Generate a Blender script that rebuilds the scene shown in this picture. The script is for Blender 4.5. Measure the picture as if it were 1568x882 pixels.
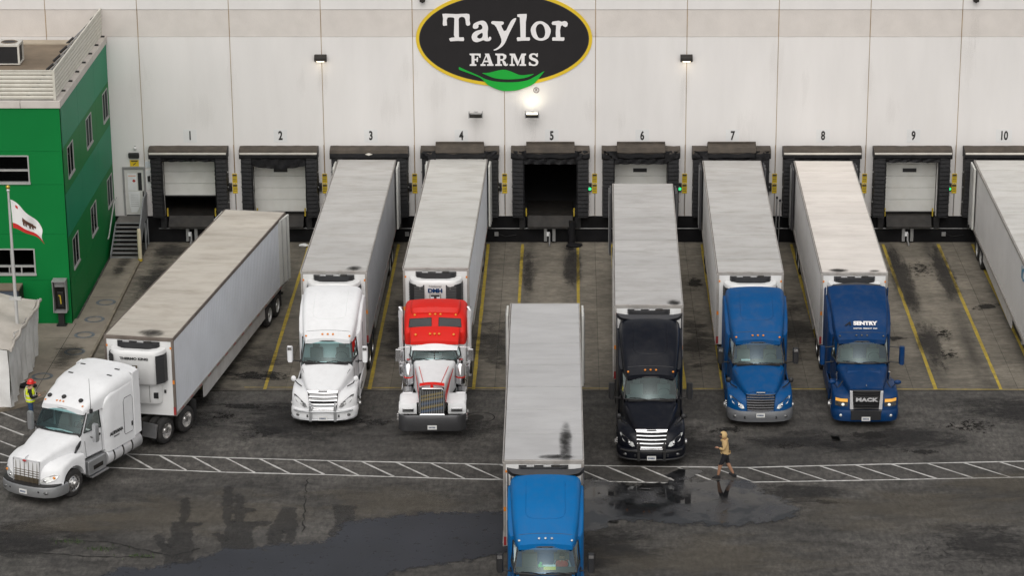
import bpy, bmesh, math, random
from mathutils import Vector, Matrix, noise
R = math.radians
random.seed(7)
for o in list(bpy.data.objects): bpy.data.objects.remove(o)
scene = bpy.context.scene
COL = scene.collection
# ------------------------------------------------------------ camera, sky, sun, exposure
cam = bpy.data.cameras.new('camera'); camo = bpy.data.objects.new('camera', cam); COL.objects.link(camo)
cam.sensor_fit = 'HORIZONTAL'; cam.sensor_width = 36; cam.lens = 4134.9*36/1568
cam.shift_x = -(871.3-784)/1568
cam.clip_start = 1; cam.clip_end = 3000
camo.location = (0, -117.167, 36.776); camo.rotation_euler = (R(90)-.3211, 0, 0)
scene.camera = camo
SUN_AZ, SUN_EL = R(183), R(50)          # direction the light comes from, clockwise from +Y
world = bpy.data.worlds.new('World'); scene.world = world; world.use_nodes = True
wn = world.node_tree; bg = wn.nodes['Background']
sky = wn.nodes.new('ShaderNodeTexSky'); sky.sky_type = 'NISHITA'; sky.sun_disc = False
sky.sun_elevation = SUN_EL; sky.sun_rotation = SUN_AZ; sky.dust_density = 4; sky.air_density = 1.2
hs = wn.nodes.new('ShaderNodeHueSaturation'); hs.inputs['Saturation'].default_value = .16
wn.links.new(sky.outputs[0], hs.inputs['Color']); wn.links.new(hs.outputs[0], bg.inputs['Color'])
bg.inputs['Strength'].default_value = .115
sl = bpy.data.lights.new('sun', 'SUN'); so = bpy.data.objects.new('sun', sl); COL.objects.link(so)
sl.energy = 1.5; sl.angle = R(95); sl.color = (1, .95, .88)
sd = Vector((math.sin(SUN_AZ)*math.cos(SUN_EL), math.cos(SUN_AZ)*math.cos(SUN_EL), math.sin(SUN_EL)))
so.rotation_euler = (-sd).to_track_quat('-Z', 'Y').to_euler(); so.location = sd*80
vs = scene.view_settings; vs.view_transform = 'Standard'; vs.look = 'None'; vs.gamma = 1; vs.exposure = -.08; vs.use_curve_mapping = False
scene.render.resolution_x = 1024; scene.render.resolution_y = 577

# ------------------------------------------------------------ materials
M = {}
def nd(nt, t, **k):
    n = nt.nodes.new(t)
    for a, v in k.items():
        setattr(n, a, v)
    return n
def mat(name, col, rough=.5, metal=0, coat=0, var=.12, vs=1.5, dirt=0, dcol=(.09, .075, .055), ds=2.5, bump=0, bs=40, stretch=(1, 1, 1), spec=.5, rnd=0):
    m = bpy.data.materials.new(name); m.use_nodes = True; nt = m.node_tree; L = nt.links
    b = nt.nodes['Principled BSDF']
    b.inputs['Roughness'].default_value = rough; b.inputs['Metallic'].default_value = metal
    b.inputs['Coat Weight'].default_value = coat; b.inputs['Coat Roughness'].default_value = .06
    b.inputs['Specular IOR Level'].default_value = spec
    tc = nd(nt, 'ShaderNodeTexCoord'); mp = nd(nt, 'ShaderNodeMapping'); mp.inputs['Scale'].default_value = stretch
    gp = nd(nt, 'ShaderNodeNewGeometry'); L.new(gp.outputs['Position'], mp.inputs[0])
    n1 = nd(nt, 'ShaderNodeTexNoise'); n1.inputs['Scale'].default_value = vs; n1.inputs['Detail'].default_value = 5
    L.new(mp.outputs[0], n1.inputs['Vector'])
    mr = nd(nt, 'ShaderNodeMapRange'); mr.inputs[1].default_value = .3; mr.inputs[2].default_value = .7
    mr.inputs[3].default_value = 1-var; mr.inputs[4].default_value = 1+var; L.new(n1.outputs[0], mr.inputs[0])
    mx = nd(nt, 'ShaderNodeVectorMath', operation='SCALE'); mx.inputs[0].default_value = col
    if rnd:
        oi = nd(nt, 'ShaderNodeObjectInfo'); r2 = nd(nt, 'ShaderNodeMapRange'); r2.inputs[3].default_value = 1-rnd; r2.inputs[4].default_value = 1+rnd
        L.new(oi.outputs['Random'], r2.inputs[0]); mm = nd(nt, 'ShaderNodeMath', operation='MULTIPLY')
        L.new(r2.outputs[0], mm.inputs[0]); L.new(mr.outputs[0], mm.inputs[1]); L.new(mm.outputs[0], mx.inputs['Scale'])
    else: L.new(mr.outputs[0], mx.inputs['Scale'])
    out = mx.outputs[0]
    if dirt:
        n2 = nd(nt, 'ShaderNodeTexNoise'); n2.inputs['Scale'].default_value = ds; n2.inputs['Detail'].default_value = 9; n2.inputs['Roughness'].default_value = .65
        L.new(mp.outputs[0], n2.inputs['Vector'])
        r = nd(nt, 'ShaderNodeMapRange'); r.inputs[1].default_value = .45; r.inputs[2].default_value = .8; r.inputs[3].default_value = 0; r.inputs[4].default_value = dirt
        L.new(n2.outputs[0], r.inputs[0])
        mc = nd(nt, 'ShaderNodeMix', data_type='RGBA'); mc.inputs[7].default_value = (*dcol, 1)
        L.new(r.outputs[0], mc.inputs[0]); L.new(out, mc.inputs[6]); out = mc.outputs[2]
    L.new(out, b.inputs['Base Color'])
    if bump:
        n3 = nd(nt, 'ShaderNodeTexNoise'); n3.inputs['Scale'].default_value = bs; n3.inputs['Detail'].default_value = 4
        L.new(mp.outputs[0], n3.inputs['Vector'])
        bp = nd(nt, 'ShaderNodeBump'); bp.inputs['Strength'].default_value = bump; bp.inputs['Distance'].default_value = .03
        L.new(n3.outputs[0], bp.inputs['Height']); L.new(bp.outputs[0], b.inputs['Normal'])
    M[name] = m
    return m
def emis(name, col, st):
    m = bpy.data.materials.new(name); m.use_nodes = True; b = m.node_tree.nodes['Principled BSDF']
    b.inputs['Base Color'].default_value = (*col, 1); b.inputs['Emission Color'].default_value = (*col, 1); b.inputs['Emission Strength'].default_value = st
    M[name] = m
def glass(name, tint, refl=.09, gc=1.0):
    m = bpy.data.materials.new(name); m.use_nodes = True; nt = m.node_tree; nt.nodes.clear(); L = nt.links
    o = nd(nt, 'ShaderNodeOutputMaterial'); t = nd(nt, 'ShaderNodeBsdfTransparent'); t.inputs[0].default_value = (*tint, 1)
    g = nd(nt, 'ShaderNodeBsdfGlossy'); g.inputs['Roughness'].default_value = .03; g.inputs['Color'].default_value = (.85*gc, 1*gc, 1*gc, 1)
    f = nd(nt, 'ShaderNodeFresnel'); f.inputs[0].default_value = 1.5
    a = nd(nt, 'ShaderNodeMath', operation='ADD'); a.inputs[1].default_value = refl; L.new(f.outputs[0], a.inputs[0])
    x = nd(nt, 'ShaderNodeMixShader'); L.new(a.outputs[0], x.inputs[0]); L.new(t.outputs[0], x.inputs[1]); L.new(g.outputs[0], x.inputs[2]); L.new(x.outputs[0], o.inputs[0])
    M[name] = m
def soot(name, col, amax=.6, scale=1.3, thr=.35, soft=.4, rough=.8, fine=5, st=(1, 1, 1)):
    """stain with a ragged outline of its own: breaks up towards the edge of its sheet"""
    m = bpy.data.materials.new(name); m.use_nodes = True; nt = m.node_tree; L = nt.links
    b = nt.nodes['Principled BSDF']; b.inputs['Base Color'].default_value = (*col, 1); b.inputs['Roughness'].default_value = rough; b.inputs['Specular IOR Level'].default_value = .25
    g_ = nd(nt, 'ShaderNodeNewGeometry'); tc = nd(nt, 'ShaderNodeTexCoord')
    mq = nd(nt, 'ShaderNodeMapping'); mq.inputs['Scale'].default_value = st; L.new(g_.outputs['Position'], mq.inputs[0])
    def ns(sc, de):
        n = nd(nt, 'ShaderNodeTexNoise'); n.inputs['Scale'].default_value = sc; n.inputs['Detail'].default_value = de; n.inputs['Roughness'].default_value = .72; n.inputs['Distortion'].default_value = .5
        L.new(mq.outputs[0], n.inputs['Vector']); return n.outputs[0]
    def ma(o, x, y, z=None):
        q = nd(nt, 'ShaderNodeMath', operation=o)
        for i, v in enumerate((x, y, z)):
            if v is None: continue
            if isinstance(v, (int, float)): q.inputs[i].default_value = v
            else: L.new(v, q.inputs[i])
        return q.outputs[0]
    gr = nd(nt, 'ShaderNodeTexGradient', gradient_type='SPHERICAL')
    mp = nd(nt, 'ShaderNodeMapping'); mp.inputs['Location'].default_value = (-1, -1, 0); mp.inputs['Scale'].default_value = (2, 2, 0)
    L.new(tc.outputs['UV'], mp.inputs[0]); L.new(mp.outputs[0], gr.inputs[0])
    v = ma('ADD', ma('MULTIPLY_ADD', ns(scale, 8), 2.4, -1.2), ma('MULTIPLY_ADD', ns(scale*fine, 4), .9, -.45))
    v = ma('ADD', v, gr.outputs[0])
    r = nd(nt, 'ShaderNodeMapRange'); r.interpolation_type = 'SMOOTHSTEP'; r.inputs[1].default_value = thr; r.inputs[2].default_value = thr+soft; r.inputs[4].default_value = amax; L.new(v, r.inputs[0])
    e = nd(nt, 'ShaderNodeMapRange'); e.interpolation_type = 'SMOOTHSTEP'; e.inputs[1].default_value = .02; e.inputs[2].default_value = .4; L.new(gr.outputs[0], e.inputs[0])
    L.new(ma('MULTIPLY', r.outputs[0], e.outputs[0]), b.inputs['Alpha'])
    M[name] = m
    return m

mat('wall_white', (.725, .705, .69), .75, var=.035, vs=.5, dirt=.10, dcol=(.45, .42, .38), ds=.9, stretch=(1.6, 1.6, .35), bump=.05, bs=25)
mat('wall_band', (.635, .595, .56), .85, var=.05, vs=1.2, dirt=.12, dcol=(.42, .38, .33), ds=1.5, bump=.25, bs=18)
mat('sealant', (.33, .24, .15), .8, var=.3, vs=1)
mat('base_black', (.007, .007, .008), .8, var=.4, vs=1.5, dirt=.2, dcol=(.03, .027, .024), spec=.2)
mat('inside_dark', (.03, .03, .03), .9)
mat('sign_black', (.020, .0185, .0195), .7, var=.04, spec=.2)
mat('sign_yellow', (.72, .50, .02), .5, var=.03)
mat('sign_white', (.78, .76, .76), .55, var=.02)
mat('sign_green', (.0, .36, .03), .5, var=.04)
mat('rmark', (.2, .16, .16), .6)
mat('number_black', (.02, .02, .02), .6)
mat('number_plate', (.685, .685, .68), .6, var=.03)
mat('shelter_black', (.006, .006, .0075), .6, var=.4, vs=3, dirt=.25, dcol=(.035, .03, .026), bump=.5, bs=9, spec=.3)
mat('shelter_top', (.065, .052, .040), .75, var=.25, vs=2.5, dirt=.5, dcol=(.04, .034, .028), ds=3, bump=.5, bs=7)
mat('alu_bar', (.62, .59, .54), .45, .3, var=.1)
mat('door_white', (.62, .62, .59), .6, var=.05, dirt=.22, dcol=(.36, .31, .22), ds=1.6)
mat('steel_dark', (.024, .022, .020), .6, .15, var=.4, vs=3, dirt=.4, dcol=(.05, .04, .03), spec=.3)
mat('bright_trim', (.68, .68, .69), .25, .35, var=.05)
mat('reflection_blue', (.05, .10, .20), .4, .3); mat('reflection_gold', (.30, .22, .045), .4, .4)
mat('rubber', (.015, .015, .016), .8, var=.3, vs=6, dirt=.25, dcol=(.08, .07, .06), ds=4)
mat('grey_steel', (.34, .34, .34), .5, .3, var=.15, dirt=.3)
mat('yellow_paint', (.55, .40, .03), .6, var=.15, dirt=.45, dcol=(.12, .1, .06), ds=4)
mat('yellow_sign', (.74, .52, .02), .5, var=.05)
mat('print_dark', (.06, .05, .04), .6)
mat('green_front', (.001, .175, .036), .6, var=.05, vs=.4, spec=.2)
mat('green_teal', (.002, .215, .10), .5, var=.05, vs=.4, spec=.22)
mat('green_side', (.001, .165, .036), .55, var=.05, vs=.4, spec=.2)
mat('coping', (.58, .54, .50), .6, var=.06, dirt=.25, dcol=(.3, .25, .2))
mat('slat', (.60, .58, .51), .5, var=.05, dirt=.3, dcol=(.3, .25, .18))
mat('roof_membrane', (.20, .155, .11), .9, var=.22, vs=.8, dirt=.5, dcol=(.11, .09, .065), ds=.7, bump=.2, bs=10)
mat('roof_light', (.42, .36, .28), .9, var=.15, vs=1)
mat('win_frame', (.40, .40, .39), .5, .2)
mat('concrete_walk', (.235, .205, .165), .9, var=.2, vs=.7, dirt=.5, dcol=(.10, .09, .075), ds=1.2, bump=.2, bs=30)
mat('ring_paint', (.10, .115, .13), .8, var=.35, vs=5)
mat('kerb', (.20, .17, .13), .9, var=.25, vs=2, dirt=.5)
mat('white_line', (.52, .51, .49), .8, var=.12, vs=3, dirt=.75, dcol=(.09, .085, .08), ds=5)
mat('yellow_line', (.43, .315, .035), .8, var=.15, vs=3, dirt=.85, dcol=(.12, .10, .07), ds=3.5)
mat('trailer_white', (.66, .65, .64), .45, var=.04, vs=.6, dirt=.18, dcol=(.38, .34, .30), ds=1.5)
mat('trailer_bluish', (.69, .715, .76), .4, var=.05, vs=1, dirt=.2, dcol=(.35, .33, .32), ds=2)
mat('trailer_grey', (.45, .45, .46), .4, .2, var=.06, vs=.6, dirt=.25, dcol=(.25, .22, .2), ds=1.5)
def roofmat(name, col, d=.35, bump=.35, dc=(.22, .20, .17)):
    return mat(name, col, .5, .0, var=.09, vs=.4, dirt=d, dcol=dc, ds=1.4, bump=bump, bs=1.3, stretch=(.6, 1.7, 1))
roofmat('roof_grey', (.49, .48, .465), .6, .15, (.24, .21, .175)); roofmat('roof_cream', (.52, .48, .42), .65, .12, (.25, .20, .15))
roofmat('roof_white', (.74, .69, .64), .4, .1, (.34, .29, .25)); roofmat('roof_silver', (.47, .46, .45), .6, .9, (.22, .20, .18))
roofmat('roof_wrinkle', (.48, .475, .475), .35, 1.0, (.26, .25, .25)); roofmat('roof_pale', (.57, .56, .535), .55, .2, (.28, .25, .21))
mat('rail_alu', (.42, .40, .38), .45, .35, var=.15, dirt=.5, dcol=(.2, .15, .11), ds=4)
mat('rail_brown', (.17, .14, .12), .55, .2, var=.2, dirt=.4)
mat('under', (.03, .028, .027), .8, var=.3, dirt=.4)
mat('skirt', (.52, .51, .5), .5, var=.06, dirt=.4, dcol=(.2, .17, .14))
mat('red_tape', (.32, .03, .03), .4); mat('amber', (.75, .24, .02), .3, coat=.5); mat('red_lamp', (.4, .02, .02), .3, coat=.5)
emis('amber_on', (.85, .42, .08), .35); emis('lamp_on', (.8, .78, .7), .5)
mat('unit_white', (.72, .72, .715), .35, coat=.3, var=.03, dirt=.12, dcol=(.4, .36, .3))
mat('grille_black', (.016, .016, .018), .5, var=.2)
def paint(n, c, r=.35, coat=.6, d=.1): return mat(n, c, r+.08, 0, coat*.12, spec=.18, var=.04, vs=.8, dirt=d*1.5, dcol=(.12, .11, .1), ds=3)
paint('p_white', (.76, .765, .775), .4, .6, .07); paint('p_blue', (.001, .068, .215), d=.14); paint('p_blue_front', (.0005, .125, .355), d=.08)
paint('p_navy', (.001, .032, .115), d=.12); paint('p_black', (.0045, .0055, .010), .22, 1.4, .06); paint('p_red', (.62, .018, .012), .4, .5, .04)
mat('trim_grey', (.05, .05, .055), .65, var=.1, dirt=.25); mat('plastic_black', (.016, .016, .017), .5, var=.15, dirt=.15)
mat('bumper_grey', (.13, .135, .145), .5, .1, var=.1, dirt=.25)
mat('chrome', (.72, .72, .73), .12, 1, var=.05); mat('alu', (.60, .60, .61), .3, .9, var=.08, dirt=.2); mat('bar_silver', (.48, .49, .5), .35, .7)
mat('dark_chrome', (.10, .10, .105), .25, .6, var=.1); mat('grille_brown', (.16, .13, .09), .4, .5, var=.2)
mat('headlight', (.62, .63, .62), .12, .3, coat=1, var=.3, vs=9); mat('headlight_dark', (.10, .10, .10), .12, .3, coat=1, var=.5, vs=9)
glass('windshield', (.60, .82, .82), .015); glass('side_glass', (.22, .25, .26), .03); glass('house_glass', (.11, .12, .11), .0, .28)
mat('cab_grey', (.20, .20, .20), .8); mat('cab_dark', (.05, .05, .052), .8); mat('seat_fabric', (.16, .155, .15), .9)
mat('tyre', (.022, .021, .021), .85, var=.25, vs=6, dirt=.45, dcol=(.07, .062, .052), ds=3)
mat('rim_white', (.5, .5, .49), .45, .3, var=.08, dirt=.35); mat('rim_alu', (.62, .61, .6), .25, .9, var=.08, dirt=.25, dcol=(.2, .17, .14))
mat('plate', (.7, .7, .68), .5); mat('paper_yellow', (.8, .62, .08), .8); mat('paper_white', (.75, .76, .76), .8); mat('toy_green', (.02, .45, .15), .6); mat('shirt_red', (.55, .06, .04), .9, var=.15, vs=8); mat('shirt_blue', (.25, .36, .47), .9)
mat('skin', (.42, .24, .16), .6, var=.06); mat('skin_tan', (.34, .18, .11), .6, var=.06); mat('hair', (.02, .015, .012), .7)
mat('hoodie', (.52, .36, .17), .95, var=.10, vs=7, bump=.4, bs=14); mat('shorts', (.010, .010, .014), .9, var=.2); mat('shoe', (.012, .012, .013), .6)
mat('jeans', (.03, .065, .14), .9, var=.2, vs=8); mat('vest', (.76, .86, .02), .7, var=.06, vs=8); mat('vest_tape', (.72, .70, .62), .4); mat('black_cloth', (.012, .012, .013), .9); mat('helmet', (.62, .02, .015), .3, coat=.5)
mat('tarp', (.72, .715, .70), .75, var=.08, vs=1.2, dirt=.35, dcol=(.32, .29, .26), ds=1.5, bump=.4, bs=5); mat('tarp_roof', (.47, .435, .39), .85, var=.12, vs=1, dirt=.4, dcol=(.26, .22, .17), ds=1.4, bump=.35, bs=4)
mat('pole', (.56, .56, .55), .4, .3); mat('gold', (.6, .42, .08), .3, .8); mat('flag_white', (.74, .73, .72), .9, var=.04); mat('flag_red', (.50, .022, .02), .9); mat('flag_brown', (.10, .045, .03), .9)
mat('cabinet_blue', (.085, .105, .14), .6, var=.1, dirt=.3); mat('cabinet_top', (.19, .15, .11), .8, var=.15); mat('stair_steel', (.30, .31, .32), .55, .3, var=.15, dirt=.4); mat('tread', (.17, .16, .15), .7, .2, var=.2, dirt=.4)
mat('bollard', (.62, .56, .40), .6, var=.06, dirt=.2); mat('ac_white', (.6, .58, .53), .6, dirt=.3); mat('puddle_sky', (.036, .039, .048), .5, var=.22, vs=.5, dirt=.5, dcol=(.026, .026, .028), ds=1.0, spec=.3)  # rain puddle: bluish sky reflection painted into its base colour
mat('crack', (.016, .015, .014), .9, var=.3); mat('stall_blue', (.03, .2, .35), .5); mat('weed', (.04, .07, .02), .9, var=.3, vs=9); mat('emblem_grey', (.42, .42, .43), .4, .5)
soot('soot', (.014, .013, .012), .8, .8, -.15, 1.2, fine=3); soot('oil', (.020, .019, .018), .7, 1.7, .45, .3); soot('damp_shade', (.026, .025, .025), .55, .7, .25, .6, fine=7, st=(.7, 1.3, 1))  # the damp sheets also paint deeper shade under and near the trucks
soot('speck', (.018, .016, .014), .8, 4.5, .80, .15); soot('dust', (.15, .13, .10), .32, .5, .2, .7, st=(.6, 1.5, 1)); soot('track', (.030, .028, .027), .6, .9, .15, .6, st=(1, .25, 1)); soot('scuff', (.30, .28, .26), .35, 1.1, .45, .4, st=(.5, 2.5, 1))
soot('wall_run', (.36, .32, .27), .045, 1.2, .2, .7, st=(3, 1, .35))
mat('wet_streak', (.022, .021, .020), .5, var=.3, vs=3, dirt=.5, dcol=(.04, .037, .034), ds=3)
emis('green_lamp', (.04, .8, .25), 1.4); emis('flood_on', (1, .93, .72), 14); emis('pack_on', (1, .9, .72), 2)
def asphalt():
    m = bpy.data.materials.new('asphalt'); m.use_nodes = True; nt = m.node_tree; L = nt.links; b = nt.nodes['Principled BSDF']
    tc = nd(nt, 'ShaderNodeTexCoord'); P = tc.outputs['Object']
    def ns(sc, de, st=(1, 1, 1), ro=.6, dist=0):
        mp = nd(nt, 'ShaderNodeMapping'); mp.inputs['Scale'].default_value = st; L.new(P, mp.inputs[0])
        n = nd(nt, 'ShaderNodeTexNoise'); n.inputs['Scale'].default_value = sc; n.inputs['Detail'].default_value = de; n.inputs['Roughness'].default_value = ro; n.inputs['Distortion'].default_value = dist
        L.new(mp.outputs[0], n.inputs['Vector']); return n.outputs[0]
    def rng(s, a, bb, c, d):
        r = nd(nt, 'ShaderNodeMapRange'); 
        for i, v in enumerate((a, bb, c, d)): r.inputs[i+1].default_value = v
        L.new(s, r.inputs[0]); return r.outputs[0]
    def mul(a, c):
        x = nd(nt, 'ShaderNodeMath', operation='MULTIPLY'); L.new(a, x.inputs[0]); L.new(c, x.inputs[1]); return x.outputs[0]
    f = mul(rng(ns(.16, 6, (1, 1.6, 1), .65, .5), .32, .68, .55, 1.45), rng(ns(1.1, 8, (.5, 1.3, 1), .7), .3, .7, .78, 1.2))
    f = mul(f, rng(ns(6, 5, (1, .38, 1), .8), .38, .62, .58, 1.46)); f = mul(f, rng(ns(2.2, 7, (.45, .8, 1), .8), .38, .62, .68, 1.34)); f = mul(f, rng(ns(.5, 6, (.25, 2.2, 1), .65, .6), .55, .75, 1, .62))
    c = nd(nt, 'ShaderNodeVectorMath', operation='SCALE'); c.inputs[0].default_value = (.060, .0555, .050); L.new(f, c.inputs['Scale'])
    L.new(c.outputs[0], b.inputs['Base Color'])
    L.new(rng(ns(.35, 6), .35, .65, .55, .88), b.inputs['Roughness'])
    bp = nd(nt, 'ShaderNodeBump'); bp.inputs['Strength'].default_value = .35; bp.inputs['Distance'].default_value = .02; L.new(ns(55, 2), bp.inputs['Height']); L.new(bp.outputs[0], b.inputs['Normal'])
    M['asphalt'] = m
asphalt()
def apron_mat():
    m = bpy.data.materials.new('apron'); m.use_nodes = True; nt = m.node_tree; L = nt.links; b = nt.nodes['Principled BSDF']
    g = nd(nt, 'ShaderNodeNewGeometry'); P = g.outputs['Position']
    def ns(sc, de, st=(1, 1, 1), ro=.6, dist=0):
        mp = nd(nt, 'ShaderNodeMapping'); mp.inputs['Scale'].default_value = st; L.new(P, mp.inputs[0])
        n = nd(nt, 'ShaderNodeTexNoise'); n.inputs['Scale'].default_value = sc; n.inputs['Detail'].default_value = de; n.inputs['Roughness'].default_value = ro; n.inputs['Distortion'].default_value = dist
        L.new(mp.outputs[0], n.inputs['Vector']); return n.outputs[0]
    def rng(s, a, bb, c, d):
        r = nd(nt, 'ShaderNodeMapRange')
        for i, v in enumerate((a, bb, c, d)): r.inputs[i+1].default_value = v
        L.new(s, r.inputs[0]); return r.outputs[0]
    def op(o, a, c):
        x = nd(nt, 'ShaderNodeMath', operation=o)
        for i, q in enumerate((a, c)):
            if isinstance(q, (int, float)): x.inputs[i].default_value = q
            else: L.new(q, x.inputs[i])
        return x.outputs[0]
    sx = nd(nt, 'ShaderNodeSeparateXYZ'); L.new(P, sx.inputs[0])
    # tyre tracks of years of backing in: two dark bands in every bay, about the bay's centre line
    u = op('PINGPONG', op('ADD', sx.outputs[0], .86+40.585), 4.0585/2)      # 0 at the bay centre
    wob = op('MULTIPLY', op('SUBTRACT', ns(.35, 3, (1, .3, 1)), .5), .5)
    d = op('ABSOLUTE', op('SUBTRACT', op('ADD', u, wob), .98), 0)
    band = rng(d, .15, .6, 1, 0)
    band = op('MULTIPLY', band, rng(ns(.7, 6, (1, .25, 1), .65), .35, .7, .1, 1))
    f = op('MULTIPLY', rng(ns(.4, 5, (.6, 1.5, 1), .6, .5), .3, .7, .72, 1.25), rng(ns(2.2, 8, (.4, 1.6, 1), .7), .3, .7, .80, 1.18))
    f = op('MULTIPLY', f, rng(band, 0, 1, 1, .34)); f = op('MULTIPLY', f, rng(ns(4, 7, (.45, .7, 1), .8), .38, .62, .74, 1.28)); f = op('MULTIPLY', f, rng(ns(3.5, 8, (.5, 1.5, 1), .8), .62, .74, 1, .5))
    far = rng(sx.outputs[1], -19, -11, .8, 1)                                    # dirtier where the yard tyres turn
    f = op('MULTIPLY', f, far)
    oi = nd(nt, 'ShaderNodeObjectInfo'); f = op('MULTIPLY', f, rng(oi.outputs['Random'], 0, 1, .9, 1.1))
    c = nd(nt, 'ShaderNodeVectorMath', operation='SCALE'); c.inputs[0].default_value = (.172, .153, .123); L.new(f, c.inputs['Scale'])
    L.new(c.outputs[0], b.inputs['Base Color']); b.inputs['Roughness'].default_value = .85
    bp = nd(nt, 'ShaderNodeBump'); bp.inputs['Strength'].default_value = .25; bp.inputs['Distance'].default_value = .02; L.new(ns(14, 4, (.5, 2, 1)), bp.inputs['Height']); L.new(bp.outputs[0], b.inputs['Normal'])
    M['apron'] = m
apron_mat()
def puddle_mat():
    m = bpy.data.materials.new('puddle'); m.use_nodes = True; nt = m.node_tree; L = nt.links; b = nt.nodes['Principled BSDF']
    b.inputs['Base Color'].default_value = (.016, .016, .017, 1); b.inputs['Specular IOR Level'].default_value = .5
    tc = nd(nt, 'ShaderNodeTexCoord'); n = nd(nt, 'ShaderNodeTexNoise'); n.inputs['Scale'].default_value = .9; n.inputs['Detail'].default_value = 7; L.new(tc.outputs['Object'], n.inputs['Vector'])
    r = nd(nt, 'ShaderNodeMapRange')
    for i, v in enumerate((.45, .7, .04, .4)): r.inputs[i+1].default_value = v
    L.new(n.outputs[0], r.inputs[0]); L.new(r.outputs[0], b.inputs['Roughness'])
    c = nd(nt, 'ShaderNodeMapRange')
    for i, v in enumerate((.45, .65, .6, 2.4)): c.inputs[i+1].default_value = v
    L.new(n.outputs[0], c.inputs[0])
    s = nd(nt, 'ShaderNodeVectorMath', operation='SCALE'); s.inputs[0].default_value = (.018, .018, .019); L.new(c.outputs[0], s.inputs['Scale']); L.new(s.outputs[0], b.inputs['Base Color'])
    M['puddle'] = m
puddle_mat()

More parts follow.
